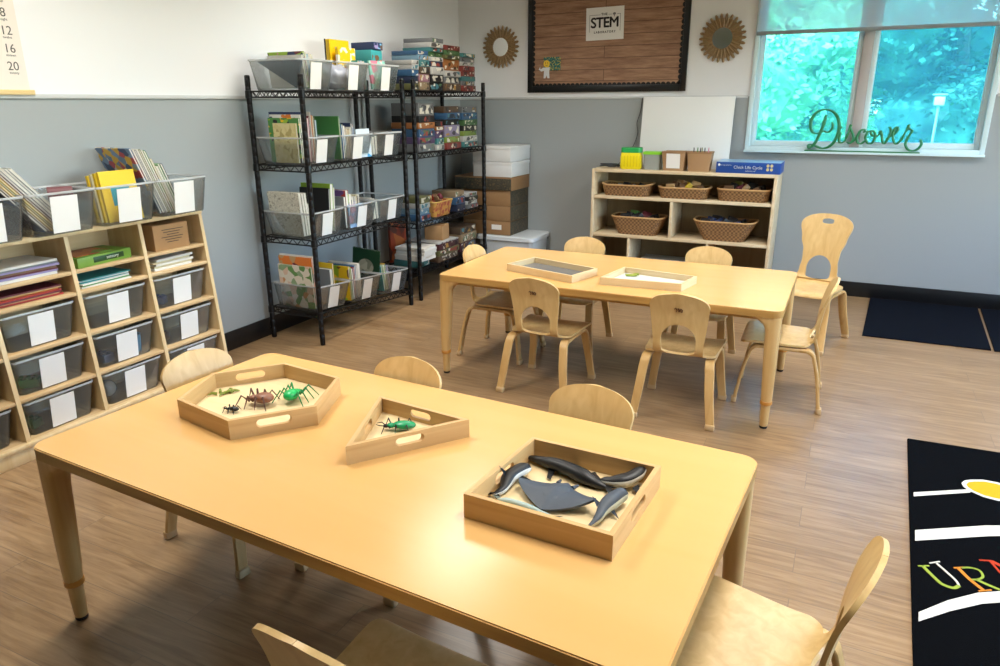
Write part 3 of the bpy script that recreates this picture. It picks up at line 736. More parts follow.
# ------------------------------------------------------------------ bins and books
COLS = dict(red='#b5382f', orange='#dc7a2a', yellow='#f0c92a', green='#4f8f46', blue='#2f6fae', navy='#26365f', teal='#3fa3a6', purple='#6b4a86', white='#e6e4dc', cream='#d9cda6', grey='#8d9092', black='#1f1f22',
            pink='#d98aa0', brown='#7a5a3e', maroon='#6d2833', lime='#9cc23a', sky='#84bfe0', lilac='#a99ac8', olive='#80803c', tan='#c09a68')
def colmat(c): return plain('cover_'+c, COLS[c], .45)
def pic(c, seed=0):
    """printed cover in a main colour with patches of others"""
    base = COLS[c]; r = random.Random(hash_(c)+seed*31)
    others = [COLS[k] for k in r.sample(sorted(COLS), 3)]
    return blotch('print_%s_%d' % (c, seed), [base, base, others[0], base, others[1], base, others[2], base], scale=r.choice((18, 26, 34)), seed=hash_(c) % 7+seed)
def hash_(s): return sum(ord(ch)*(i+3) for i, ch in enumerate(s))
def book(w, h, t, c, label, group, loc, rot=None, printed=False, seed=0, M=None, cat='book', name='book', mat=None):
    """w along x (spine to edge), t along y, h along z; spine at +x; origin bottom centre"""
    ct = .0012
    b = MB(); b.span(-w/2, w/2, -t/2, -t/2+ct, 0, h); b.span(-w/2, w/2, t/2-ct, t/2, 0, h); b.span(-w/2, -w/2+ct, -t/2, t/2, 0, h)
    o = b.build(name, mat or (pic(c, seed) if printed else colmat(c)), smooth=0, label=label, cat=cat, group=group)
    p = MB(); p.span(-w/2+ct, w/2-.003, -t/2+ct, t/2-ct, .003, h-.003); p.build('pages', M_page, o, smooth=0)
    if M is not None: o.matrix_world = M
    else:
        o.location = loc
        if rot: o.rotation_euler = rot
    return o
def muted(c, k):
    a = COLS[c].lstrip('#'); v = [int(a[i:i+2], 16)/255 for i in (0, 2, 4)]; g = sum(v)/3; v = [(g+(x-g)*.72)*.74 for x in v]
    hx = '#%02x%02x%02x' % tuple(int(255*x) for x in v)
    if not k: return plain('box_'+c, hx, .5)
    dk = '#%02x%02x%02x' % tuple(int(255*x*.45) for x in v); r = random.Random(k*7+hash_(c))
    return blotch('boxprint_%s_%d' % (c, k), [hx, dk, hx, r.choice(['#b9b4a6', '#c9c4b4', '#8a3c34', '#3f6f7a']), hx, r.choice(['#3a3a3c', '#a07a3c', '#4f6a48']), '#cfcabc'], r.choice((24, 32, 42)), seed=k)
_bins = {}
def clear_bin(W, D, Hh, x, y, z, label, group, rz=0, lab=True, labw=.10, tiltx=0, name='storage_bin', rim=True):
    """tapered see-through bin, front face +x; W along y, D along x"""
    key = (W, D, Hh, lab, labw)
    if key not in _bins:
        t = empty(name, (x, y, z), rz, label, 'bin', group)
        b = MB(); k = .84; th = .002
        def ring(s, zz, e=0): return [(px*1.0, py, zz) for px, py in rrect(D*s-e, W*s-e, .022, 4)]
        rings = [ring(k, 0), ring(k+.02, .012), ring(.985, Hh-.008)]
        inner = [ring(.985, Hh-.008, 2*th), ring(k+.02, .012, 2*th), ring(k, .003, 2*th)]
        b.loft(rings+inner)
        b.build('bin_body', M_bin, t)
        b = MB(); b.loft([ring(.975, Hh-.012), ring(1.0, Hh-.010), ring(1.01, Hh-.003), ring(1.005, Hh), ring(.975, Hh-.001), ring(.965, Hh-.010), ring(.975, Hh-.012)], cap=False)
        b.build('bin_rim', M_binrim, t)
        if lab:
            a = math.atan2(D*(.985-k)/2, Hh); xx = D*(.985+k)/4+.004
            MB().box((0, 0, 0), (.0015, labw, Hh*.86)).build('label_card', M_card, t, loc=(xx+.001, 0, Hh*.47), rot=(0, a, 0), smooth=0)
        _bins[key] = t; return t
    t = dup(_bins[key], (x, y, z), (tiltx, 0, rz), label=label); t['group'] = group; t.rotation_euler = (tiltx, 0, rz); return t
SPECIAL = {}
def row(x, y0, z, items, lean, where, group, w=.21, rz=0, tz=0, reverse=False):
    """books standing one behind another along +y, leaning by LEAN degrees (top towards -y)"""
    y = y0
    for i, it in enumerate(items):
        c, h, t = it[:3]; printed = len(it) > 3 and it[3]; ww = it[4] if len(it) > 4 else w
        t_eff = t/math.cos(R(lean))
        book(ww, h, t, c, '%s %sbook, %s of the row in %s' % (c, 'picture ' if printed else '', ORD1[i], where), group,
             (x+(w-ww)*.3, y+t_eff/2+.002, z+.004+abs(math.sin(R(lean)))*t/2), (R(lean), 0, rz), printed, seed=i, mat=SPECIAL[it[5]]() if len(it) > 5 else None)
        y += t_eff+.0025
    return y

SPECIAL['text'] = lambda: blotch('dense_text', ['#c9c6b4', '#a19d8c', '#d8d5c5', '#7b776a', '#bcb8a6'], 50, mode='noise')
SPECIAL['fox'] = lambda: blotch('garden_cover', ['#ddd6c6', '#5f8a45', '#d8b9a0', '#ddd6c6', '#c08a5a', '#8aa37a'], 22)
SPECIAL['music'] = lambda: blotch('busy_cover', ['#6f8cae', '#7f9abb', '#b8505a', '#6f8cae', '#e0b84c', '#3e5276', '#d8d2c4'], 30)
SPECIAL['map'] = lambda: blotch('field_cover', ['#e0d49a', '#d8ca8c', '#e0d49a', '#b9a96a'], 40)
# ------------------------------------------------------------------ cubby shelf on the left wall
CY = [1.28, 1.664, 2.045, 2.432, 2.815]     # upright centres along the wall
CX = lambda z: -3.10-.08*z
cb = empty('cubby_shelf', (-3.25, 2.05, 0), label='maple cubby shelf with clear bins and slanted front along the grey wall', cat='shelf')
def loc_(o): o.location = (o.location[0]+3.25, o.location[1]-2.05, o.location[2]); return o
xb = XL+.016
for y in CY:
    b = MB(); th = .02
    b.prism([(xb, 0), (CX(0), 0), (CX(.93), .93), (xb, .93)], -th/2, th/2, Matrix.Translation((0, y, 0)) @ Matrix.Rotation(R(90), 4, 'X'))
    loc_(b.build('upright', M_cub, cb, smooth=0))
b = MB(); b.span(xb, CX(.955)+.006, CY[0]-.012, CY[4]+.012, .93, .955, .004); loc_(b.build('top_board', M_cub, cb))
LEV = [.085, .275, .473, .672, .77]
for (a, c) in zip(CY, CY[1:]):
    for z in LEV:
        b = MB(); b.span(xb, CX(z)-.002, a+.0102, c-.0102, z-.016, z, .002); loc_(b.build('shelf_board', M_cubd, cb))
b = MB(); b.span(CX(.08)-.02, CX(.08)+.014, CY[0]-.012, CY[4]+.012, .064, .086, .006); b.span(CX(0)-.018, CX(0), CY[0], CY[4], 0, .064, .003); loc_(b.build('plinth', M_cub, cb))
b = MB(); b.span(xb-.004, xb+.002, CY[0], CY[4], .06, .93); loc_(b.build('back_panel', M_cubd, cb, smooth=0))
# drawer-bins in the cubbies
coln = ['column farthest from the corner', 'second column from the near end', 'third column from the near end', 'column nearest the wire rack']
levn = {.085: 'bottom', .275: 'second', .473: 'third'}
for ci, (a, c) in enumerate(zip(CY, CY[1:])):
    for z in LEV[:3]:
        g = 'clear bins in the cubby shelf'
        clear_bin(.335, .27, .165, CX(z)-.155, (a+c)/2, z, 'clear bin with blank card, cubby %s, %s shelf up' % (coln[ci], levn[z]) if z > .1 else 'clear bin with blank card, cubby %s, bottom shelf' % coln[ci], g, labw=.115)
def lump(name, loc, s, c, label, sub=2, cat='toy', seed=0):
    r = random.Random(seed); b = MB(); b.ball((0, 0, s[2]), 1, sub, s)
    for v in b.bm.verts: v.co += Vector((r.gauss(0, 1), r.gauss(0, 1), 0))*.06*s[0]
    return b.build(name, c if not isinstance(c, str) else plain('toy_'+c.strip('#'), c, .4), loc=loc, label=label, cat=cat, smooth=60)
# a few things that show through the bins
b = MB(); b.ball((0, 0, .045), .045, 3); b.build('toy_ball', clear('ball_clear', '#eef2f2', .3, .1), loc=(-3.24, 2.15, .092), label='clear plastic ball in the bottom bin, third cubby column', cat='ball', smooth=80)
def beaker(loc, c, label):
    b = MB(); b.lathe([(.03, 0), (.036, .09), (.038, .092), (.034, .09), (.028, .003)], n=20); b.build('toy_cup', plain('cup_'+c.strip('#'), c, .3), loc=loc, label=label, cat='cup')
beaker((-3.225, 2.33, .283), '#3f8fb5', 'blue plastic cup in the second-shelf bin, third cubby column')
def brick(loc, c, label, rz=.3):
    b = MB(); b.box((0, 0, .02), (.09, .06, .04), .003)
    for i in (-1, 0, 1):
        for j in (-.5, .5): b.lathe([(.009, 0), (.009, .008)], (i*.028, j*.03, .04), 10)
    b.build('toy_brick', plain('brick_'+c.strip('#'), c, .35), loc=loc, rot=(0, 0, rz), label=label, cat='toy')
brick((-3.25, 1.76, .091), '#3c6a3f', 'green toy brick in the bottom bin, second cubby column')
brick((-3.24, 1.79, .281), '#3f7a3a', 'green toy brick in the second-shelf bin, second cubby column', .8)
brick((-3.24, 2.16, .281), '#3c4660', 'slate toy brick in the second-shelf bin, third cubby column', .1)
brick((-3.27, 2.54, .479), '#37456b', 'navy toy brick in the third-shelf bin, cubby column nearest the rack', .5)
brick((-3.27, 2.52, .281), '#5a4436', 'brown toy brick in the second-shelf bin, cubby column nearest the rack', .2)
# paper stacks
def stack(x, y, z, W, D, sheets, name, wherelab, group, cat='paper'):
    zz = z
    for i, (c, t) in enumerate(sheets):
        dx, dy, a = rnd.uniform(-.008, .008), rnd.uniform(-.012, .012), rnd.uniform(-.06, .06)
        b = MB(); b.box((0, 0, t/2), (D, W, t), .001)
        b.build(name, colmat(c) if c in COLS else plain('sheet_'+c.strip('#'), c, .6), loc=(x+dx, y+dy, zz+.0005), rot=(0, 0, a), smooth=0,
                label='%s %s, %s in the pile on %s' % (c, name.replace('_', ' '), ORD[i] if i < len(sheets)-1 else 'topmost', wherelab), cat=cat, group=group)
        zz += t+.0006
    return zz
stack(-3.285, 1.86, .77, .27, .20, [('white', .012), ('lilac', .009), ('maroon', .008), ('brown', .008), ('lilac', .009), ('grey', .008), ('white', .010)], 'folder', 'the second cubby column top shelf', 'folders in the cubby')
stack(-3.285, 1.85, .672, .28, .20, [('red', .008), ('tan', .006), ('maroon', .007), ('red', .006), ('orange', .006), ('tan', .006), ('maroon', .006)], 'workbook', 'the second cubby column, under the folders', 'workbooks in the cubby')
stack(-3.285, 2.215, .672, .26, .19, [('white', .008), ('green', .006), ('white', .007), ('teal', .005), ('white', .006), ('teal', .005)], 'workbook', 'the third cubby column', 'green workbooks in the cubby')
stack(-3.285, 2.61, .672, .24, .19, [('white', .012), ('cream', .010), ('white', .012), ('cream', .009), ('white', .012)], 'booklet', 'the cubby column nearest the rack', 'white booklets in the cubby')
# green game box in the third column
gb = empty('game_box', (-3.285, 2.225, .7705), R(4), 'green boxed game with a dark title strip, third cubby column top shelf', 'game')
MB().box((0, 0, .024), (.19, .30, .048), .002).build('box_base', plain('game_green', '#7ba33f', .45, var=.2, bscale=18), gb)
MB().box((-.01, -.03, .0495), (.15, .2, .003)).build('lid_picture', blotch('game_lid', ['#a8402c', '#c7682f', '#7ba33f', '#8c2f27'], 12), gb, smooth=0)
MB().box((.0955, .02, .026), (.0015, .17, .026), .0005).build('title_strip', plain('title_green', '#274a22', .4), gb)
lettering('sensory', .022, plain('title_white', '#e8efe0', .5), gb, (.0967, .04, .027), (R(90), 0, R(90)))
kb = empty('cardboard_box', (-3.265, 2.625, .7705), R(-3), 'brown cardboard box with printed lines in the top cubby nearest the rack', 'box')
MB().box((0, 0, .066), (.16, .21, .132), .002).build('box_body', M_kraft, kb)
for i in range(6): MB().box((.0807, .01-.006*(i % 2), .105-.013*i), (.0006, .13-.03*(i % 3), .003)).build('printed_line', M_ink, kb, smooth=0)
# bins of books on top of the cubby shelf
TB = [1.69, 2.013, 2.336, 2.659]
tn = ['the cubby-top bin at the picture edge', 'the second cubby-top bin', 'the cubby-top bin of yellow books', 'the cubby-top bin nearest the rack']
for y, n_ in zip(TB, tn):
    clear_bin(.322, .30, .185, -3.235, y, .9555, 'clear bin of books with blank white card, %s' % {0: 'at the picture edge of the cubby top', 1: 'second along the cubby top', 2: 'third along the cubby top', 3: 'at the rack end of the cubby top'}[TB.index(y)], 'clear bins on the cubby top', labw=.125)
row(-3.25, 1.60, .962, [('red', .20, .012), ('grey', .21, .01), ('white', .2, .012), ('pink', .2, .008)], 18, tn[0], 'books in cubby-top bins')
row(-3.25, 1.945, .962, [('black', .355, .010, 1), ('brown', .355, .008), ('yellow', .365, .008), ('olive', .36, .007), ('yellow', .365, .008), ('maroon', .365, .009), ('grey', .37, .010), ('white', .37, .011), ('grey', .365, .010), ('white', .36, .012)], 40, tn[1], 'books in cubby-top bins', w=.2)
# third bin: yellow books facing front
for i in range(4):
    c = ['yellow', 'yellow', 'cream', 'yellow'][i]
    book(.19, .238-.006*i, .014, c, '%s magazine-size book facing out, %s back in the third cubby-top bin' % (c, ORD1[i]), 'books in cubby-top bins',
         (-3.152-.019*i, 2.35-.006*i, .962), (R(-7), 0, R(90)), False)
MB().box((0, -.0078, .12), (.10, .001, .09)).build('cover_picture', blotch('yellow_cover_pic', ['#3aa9bd', '#2c93ab', '#3aa9bd', '#e9b62b'], 10), [o for o in bpy.data.objects if o.get('label', '').startswith('yellow magazine-size book facing out, first')][0], smooth=0)
b = MB(); b.tube([(-.04, 0, 0), (.06, 0, 0)], .028, 16); b.build('paper_roll', plain('roll_maroon', '#6a3a3e', .5), loc=(-3.27, 2.11, 1.115), rot=(0, 0, R(60)), label='small maroon roll peeking out behind the second cubby-top bin', cat='roll')
row(-3.26, 2.545, .962, [('blue', .352, .010, 1, .25, 'music'), ('grey', .342, .008), ('white', .345, .008), ('grey', .342, .008), ('white', .345, .009), ('olive', .342, .009), ('white', .34, .007), ('green', .335, .012, 1), ('cream', .29, .010), ('white', .25, .012), ('green', .262, .012), ('black', .26, .012)], 21, tn[3], 'books in cubby-top bins', w=.2)

# ------------------------------------------------------------------ wire racks
def wire_shelf(x0, x1, y0, y1, parent, z0a, z1a=None):
    """deck with truss edge; z at y0 and at y1"""
    z1a = z0a if z1a is None else z1a; Z = lambda y: z0a+(z1a-z0a)*(y-y0)/(y1-y0)
    b = MB(); dz = .034
    for zz in (0, -dz):
        pts = [(x0, y0, Z(y0)+zz), (x1, y0, Z(y0)+zz), (x1, y1, Z(y1)+zz), (x0, y1, Z(y1)+zz), (x0, y0, Z(y0)+zz)]
        for p, q in zip(pts, pts[1:]): b.tube([p, q], .0045, 6)
    def zig(p, q, n):
        P = Vector(p); Q = Vector(q); pts = [P.lerp(Q, i/n)+Vector((0, 0, 0 if i % 2 else -dz)) for i in range(n+1)]
        for s, e in zip(pts, pts[1:]): b.tube([s, e], .0028, 5)
    zig((x0, y0, Z(y0)), (x1, y0, Z(y0)), 12); zig((x1, y0, Z(y0)), (x1, y1, Z(y1)), 36); zig((x0, y1, Z(y1)), (x0, y0, Z(y0)), 36); zig((x0, y1, Z(y1)), (x1, y1, Z(y1)), 12)
    b.build('truss_edge', M_metal, parent)
    b = MB(); n = int((y1-y0)/.026)
    for i in range(1, n): y = y0+(y1-y0)*i/n; b.tube([(x0, y, Z(y)-.001), (x1, y, Z(y)-.001)], .0016, 4)
    for i in (.33, .66): xx = x0+(x1-x0)*i; b.tube([(xx, y0, Z(y0)-.005), (xx, y1, Z(y1)-.005)], .003, 5)
    b.build('wire_deck', M_metal, parent)
def rack(y0, y1, levels, label, top=1.665):
    x0, x1 = -3.365, -2.955; t = empty('wire_rack', ((x0+x1)/2, (y0+y1)/2, 0), label=label, cat='rack', group='black wire racks')
    cx, cy = (x0+x1)/2, (y0+y1)/2
    for x in (x0, x1):
        for y in (y0, y1):
            b = MB(); pr = [(.0125, 0)]
            z = .05
            prof = [(.013, 0), (.017, .004), (.017, .05)]
            while z < top-.02: prof += [(.017, z), (.017, z+.022), (.0158, z+.0235), (.0158, z+.0255), (.017, z+.027)]; z += .0508
            prof += [(.017, top-.005), (.013, top)]
            b.lathe(prof, (x-cx, y-cy, 0), 12); p = b.build('post', M_metal, t)
            for L in levels:
                zz = L if isinstance(L, float) else (L[0] if y == y0 else L[1])
                MB().lathe([(.0172, zz-.042), (.0225, zz-.038), (.0205, zz+.004), (.0172, zz+.006)], (x-cx, y-cy, 0), 12).build('clip_sleeve', M_metal, p)
    for L in levels:
        a, c = (L, L) if isinstance(L, float) else L
        wire_shelf(x0-cx, x1-cx, y0-cy, y1-cy, t, a, c)
    return t
S1 = [1.572, 1.138, .685, (.215, .125)]
rack(3.47, 4.54, S1, 'black wire rack of clear book bins, the one nearer the cubby shelf')
S2 = [1.588, 1.135, .61, .25]
rack(4.685, 5.815, S2, 'black wire rack stacked with boxed games, the one nearer the corner')
BY = [3.635, 4.005, 4.370]; BXc = -3.155
ln = ['top', 'second', 'third', 'bottom']; pn = ['near', 'middle', 'far']
for li, L in enumerate(S1):
    for bi, y in enumerate(BY):
        z = L+.003 if isinstance(L, float) else L[0]+(L[1]-L[0])*(y-3.47)/1.07+.004
        tl = 0 if isinstance(L, float) else math.atan2(L[1]-L[0], 1.07)
        clear_bin(.345, .385, .178 if li == 0 else .166, BXc, y, z, 'clear bin with white card, %s bin on the %s shelf of the book rack' % (pn[bi], ln[li]), 'clear bins on the wire rack', labw=.10, tiltx=tl)
G = 'books on the wire rack'
def wh(b_, l): return 'the %s bin, %s rack shelf' % (pn[b_], ln[l])
z1 = 1.582
# top shelf, near bin: a slate folder tilted on its corner, pale books behind
M = Matrix.Translation((-3.135, 3.525, z1+.008)) @ Matrix.Rotation(R(-2), 4, 'X')
b = MB(); b.prism([(.10, 0), (.155, .16), (-.175, .165), (-.185, .150)], -.006, .006, Matrix.Rotation(R(90), 4, 'X')); o = b.build('plastic_folder', plain('folder_slate', '#46545f', .3), smooth=0, label='slate grey folder wedged slantwise in the near bin, top rack shelf', cat='folder'); o.matrix_world = M
row(BXc+.03, 3.56, z1+.004, [('white', .185, .014), ('lime', .205, .012, 1), ('white', .2, .012), ('sky', .19, .012), ('white', .195, .014), ('cream', .19, .012), ('white', .19, .012)], 8, wh(0, 0), G, w=.27)
# middle bin: bagged things and yellow box behind
r = random.Random(3); b = MB(); b.ball((0, 0, .075), 1, 4, (.13, .14, .075))
for v in b.bm.verts: v.co *= 1+.12*math.sin(v.co.x*90+v.co.z*60)*math.cos(v.co.y*70)
b.build('plastic_bag', plain('bag_film', '#b9b9c6', .18, bump=.5, bscale=40), loc=(BXc+.02, 4.0, z1+.006), label='crumpled bag of clear plastic in the middle bin, top rack shelf', cat='bag', smooth=80)
def gbox(name, c, D, W, Hh, loc, label, group=None, rz=0, mat=None, seed=0, side=None, title=True, rot=None):
    """boxed game: W along y, D along x, printed panel on the +x side"""
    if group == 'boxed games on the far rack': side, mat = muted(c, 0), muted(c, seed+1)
    o = MB().box((0, 0, Hh/2), (D, W, Hh), .0015).build(name, side or colmat(c), loc=loc, rot=rot or (0, 0, rz), label=label, cat='game box', group=group)
    if title: MB().box((D/2+.0006, 0, Hh/2), (.0012, W*.84, Hh*.72)).build('printed_panel', mat or pic(c, seed), o, smooth=0)
    return o
book(.21, .24, .03, 'yellow', 'tall yellow picture box standing behind the middle bin, top rack shelf', None, (-3.235, 4.20, z1+.085), (R(0), 0, R(90)), mat=plain('yellow_box', '#f2c713', .4), name='picture_box', cat='box')
MB().box((0, 0, .12), (.012, .002, .24)).build('book', M_ink, loc=(-3.235, 4.07, z1+.085), label='thin black book edge beside the yellow box, top rack shelf', cat='book')
book(.19, .19, .02, 'yellow', 'white and yellow spotted box leaning before the tall yellow one, top rack shelf', None, (-3.18, 4.21, z1+.085), (0, 0, R(90)), mat=blotch('yellow_spots', ['#f2c713', '#f7f1d8', '#f2c713', '#c0392b', '#f2c713'], 30), name='picture_box', cat='box')
# far bin: pink and teal picture book facing out
book(.19, .185, .012, 'teal', 'teal and pink picture book facing out of the far bin, top rack shelf', G, (-3.015, 4.355, z1+.010), (R(-6), R(0), R(90)), mat=blotch('teal_pink', ['#8fcdbc', '#8fcdbc', '#d67a8e', '#b9dccf', '#f1c8cf'], 16))
row(BXc-.06, 4.27, z1+.004, [('teal', .19, .014, 1), ('white', .18, .014), ('sky', .19, .014, 1), ('white', .185, .012), ('teal', .19, .014)], 6, wh(2, 0), G, w=.2)
gbox('game_box', 'teal', .20, .13, .10, (-3.2, 4.46, z1+.172), 'teal patterned box on top of the far bin, book rack', None, seed=2)
gbox('game_box', 'navy', .19, .11, .05, (-3.19, 4.475, z1+.274), 'navy game box topmost above the far bin, book rack', None, seed=5)
# second shelf
z2 = 1.148
row(BXc+.01, 3.50, z2, [('cream', .235, .012, 1, .18, 'map'), ('green', .265, .014, 1, .24), ('white', .285, .012, 1, .24), ('navy', .30, .01, 0, .26), ('grey', .28, .012), ('olive', .28, .012), ('white', .27, .01), ('pink', .265, .014), ('maroon', .275, .01), ('white', .30, .008), ('orange', .28, .008), ('cream', .275, .01), ('black', .27, .008), ('sky', .25, .012)], 1, wh(0, 1), G, w=.21)
row(BXc+.03, 3.87, z2, [('green', .27, .01), ('white', .255, .012, 0, .19), ('blue', .22, .014, 1), ('sky', .21, .014, 1), ('brown', .2, .012), ('cream', .19, .01), ('tan', .185, .01), ('cream', .185, .01), ('white', .2, .01), ('navy', .225, .012), ('blue', .215, .012, 1)], 2, wh(1, 1), G, w=.23)
book(.15, .185, .008, 'white', 'white book with a blue balloon cover facing out of the middle bin, second rack shelf', G, (-2.99, 4.10, z2+.004), (R(-4), 0, R(90)), mat=blotch('balloon', ['#cfdbe4', '#cfdbe4', '#3fa3d8', '#cfdbe4', '#c06a86'], 9))
row(BXc, 4.24, z2, [('grey', .13, .02), ('white', .13, .02), ('grey', .125, .03), ('grey', .13, .03)], 3, wh(2, 1), G, w=.2)
# third shelf
z3 = .695
row(BXc-.02, 3.49, z3, [('grey', .275, .024, 1, .25, 'text'), ('olive', .27, .02, 1, .26, 'text'), ('grey', .27, .02, 1, .26, 'text'), ('white', .2, .01, 1), ('cream', .2, .008), ('white', .19, .008)], 5, wh(0, 2), G, w=.25)
row(BXc+.02, 3.70, z3, [('black', .28, .012), ('lime', .305, .03), ('white', .28, .012)], -4, 'the back of the near bin, third rack shelf', G, w=.24)
row(BXc+.04, 3.86, z3, [('grey', .21, .02), ('red', .25, .03, 1), ('white', .22, .03, 1), ('white', .2, .014), ('lilac', .17, .012), ('white', .2, .012), ('cream', .21, .01), ('black', .2, .008), ('white', .21, .01)], 2, wh(1, 2), G, w=.22)
book(.17, .15, .008, 'sky', 'light blue picture book facing out of the middle bin, third rack shelf', G, (-2.99, 3.97, z3+.004), (R(-4), 0, R(90)), mat=blotch('blue_face', ['#8eb2d6', '#8eb2d6', '#c9a0c0', '#7d9fcf', '#dfe6f2'], 18))
row(BXc, 4.24, z3, [('white', .16, .01), ('grey', .15, .03), ('grey', .14, .03)], 5, wh(2, 2), G, w=.2)
# bottom shelf (sags towards the corner)
z4 = lambda y: .222-.090*(y-3.47)/1.07+.010
row(BXc+.01, 3.49, z4(3.55), [('white', .28, .014, 1, .27, 'fox'), ('orange', .335, .010, 1, .27), ('white', .345, .008)], 3, wh(0, 3), G, w=.27)
row(BXc+.0, 3.69, z4(3.72), [('grey', .235, .03, 0), ('yellow', .27, .012, 0)], 2, 'the back of the near bin, bottom rack shelf', G, w=.25)
row(BXc+.03, 3.85, z4(3.9), [('yellow', .24, .012, 1), ('lime', .235, .012), ('purple', .22, .02), ('red', .225, .012), ('blue', .235, .014), ('white', .23, .014), ('white', .24, .03)], 2, wh(1, 3), G, w=.25)
gk = book(.21, .30, .012, 'green', 'dark green book with a pale moon on its cover, far bin, bottom rack shelf', G, (-3.16, 4.24, z4(4.3)+.03), (R(6), R(8), R(14)), mat=plain('moon_green', '#123f26', .4))
MB().lathe([(.06, 0), (.06, .001)], n=28).build('moon_picture', blotch('moon', ['#b9b9a4', '#8f937f', '#c9c9b6'], 20), gk, loc=(0, -.0066, .165), rot=(R(90), 0, 0), smooth=0)
row(BXc+.01, 4.29, z4(4.35), [('teal', .2, .014), ('lime', .2, .01), ('white', .2, .012), ('lime', .21, .01, 1), ('blue', .19, .014), ('lilac', .19, .012)], 10, wh(2, 3), G, w=.24)

# game boxes on the far rack, in stacks along y
def gstack(y, W, z, items, where, D=.24, x=-3.10, cat=None):
    zz = z
    for i, (c, h) in enumerate(items):
        n = len(items)
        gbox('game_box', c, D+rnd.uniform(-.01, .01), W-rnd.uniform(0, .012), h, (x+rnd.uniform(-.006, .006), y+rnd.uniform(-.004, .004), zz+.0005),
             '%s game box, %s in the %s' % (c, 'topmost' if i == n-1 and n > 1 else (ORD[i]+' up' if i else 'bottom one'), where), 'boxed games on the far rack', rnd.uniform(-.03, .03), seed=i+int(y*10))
        zz += h+.0008
z = 1.592
gstack(4.765, .10, z, [('olive', .045), ('navy', .05), ('blue', .045), ('white', .035), ('white', .03)], 'near-post stack, games rack top')
gstack(4.90, .15, z, [('tan', .06), ('pink', .055), ('brown', .05), ('teal', .045), ('sky', .035), ('blue', .03)], 'second stack along, games rack top')
gstack(5.085, .195, z, [('black', .06), ('black', .055), ('white', .055), ('navy', .04), ('white', .03), ('green', .035), ('teal', .03), ('white', .035), ('grey', .03)], 'third stack along, games rack top')
gstack(5.325, .26, z, [('brown', .055), ('grey', .05), ('white', .045), ('orange', .085), ('olive', .03), ('green', .035), ('red', .035)], 'fourth stack along, games rack top')
gstack(5.60, .24, z, [('red', .045), ('grey', .035), ('teal', .035), ('red', .04), ('red', .04), ('white', .03), ('grey', .035), ('teal', .03)], 'corner-end stack, games rack top')
z = 1.140
gstack(4.90, .24, z, [('grey', .06), ('purple', .05), ('blue', .06), ('orange', .045), ('black', .05), ('grey', .09)], 'near-post stack, games rack second shelf')
gstack(5.10, .13, z, [('white', .045), ('teal', .045), ('purple', .06), ('orange', .03), ('black', .04)], 'second stack along, games rack second shelf')
gstack(5.31, .24, z, [('red', .05), ('lime', .045), ('lilac', .09), ('black', .045), ('blue', .05), ('brown', .05)], 'third stack along, games rack second shelf')
gstack(5.62, .26, z, [('teal', .045), ('white', .045), ('lime', .04), ('black', .045), ('green', .045), ('blue', .055), ('grey', .05)], 'corner-end stack, games rack second shelf')
z = .614
gstack(4.84, .15, z, [('blue', .05), ('sky', .045), ('white', .04), ('olive', .05)], 'near-post stack, games rack third shelf')
bk = empty('open_basket', (-3.07, 5.13, z), 0, 'small amber basket heaped with toys, third shelf of the games rack', 'basket')
MB().loft([[(px*s, py*s, zz) for px, py in rrect(.2, .3, .03)] for s, zz in ((.8, 0), (1, .12), (.97, .12), (.78, .004))]).build('basket_body', blotch('amber_net', ['#b06a3a', '#c79548', '#a5473a', '#c98a50'], 40), bk)
MB().loft([[(px*s, py*s, zz) for px, py in rrect(.2, .3, .03)] for s, zz in ((1, .115), (1.03, .12), (1.0, .126), (.96, .12), (1, .115))], cap=False).build('basket_rim', plain('amber_rim', '#c9a254', .4), bk)
for i in range(9):
    c = ['brown', 'red', 'tan', 'orange', 'green', 'brown', 'cream', 'blue', 'maroon'][i]
    a = i*2.4; b = MB(); b.box((0, 0, 0), (.05, .035, .03), .006); b.build('toy_block', colmat(c), loc=(-3.07+.045*math.cos(a), 5.13+.08*math.sin(a), z+.118+.017*(i % 3)), rot=(a, a*.7, a*.4), label='%s toy block in the heap filling the amber basket, games rack' % c, cat='toy', group='toys in the amber basket')
gstack(5.42, .16, z, [('navy', .06), ('blue', .06), ('tan', .05)], 'stack just past the amber basket, games rack')
gstack(5.64, .2, z, [('grey', .035), ('white', .03), ('black', .035), ('white', .03)], 'corner-end stack, games rack third shelf')
z = .254
gstack(4.80, .16, z, [('teal', .05)], 'spot beneath the white booklets, games rack bottom')
stack(-3.07, 4.82, z+.052, .20, .26, [('white', .022), ('white', .02), ('white', .022), ('white', .02), ('white', .018)], 'booklet', 'the bottom shelf of the games rack', 'white booklets on the games rack')
book(.28, .33, .02, 'orange', 'orange and red picture box upright at the back, bottom shelf of the games rack', None, (-3.30, 4.93, z+.002), (0, 0, R(90)), mat=blotch('orange_box', ['#a5482e', '#c06c3a', '#5c3a34', '#7f3a2c'], 16), name='picture_box', cat='box')
gstack(5.12, .34, z, [('brown', .05), ('olive', .045), ('maroon', .05), ('white', .012)], 'stack under the small cardboard box, games rack', D=.32)
cb2 = empty('cardboard_box', (-3.06, 5.14, z+.161), R(8), 'small plain cardboard box on the bottom shelf of the games rack', 'box')
MB().box((0, 0, .06), (.16, .15, .12), .002).build('box_body', M_kraft, cb2); MB().box((0, 0, .1207), (.16, .03, .001)).build('tape_strip', plain('tape', '#c9a878', .3), cb2, smooth=0)
gstack(5.55, .30, z, [('maroon', .08), ('tan', .07), ('brown', .06)], 'corner-end stack, games rack bottom shelf')

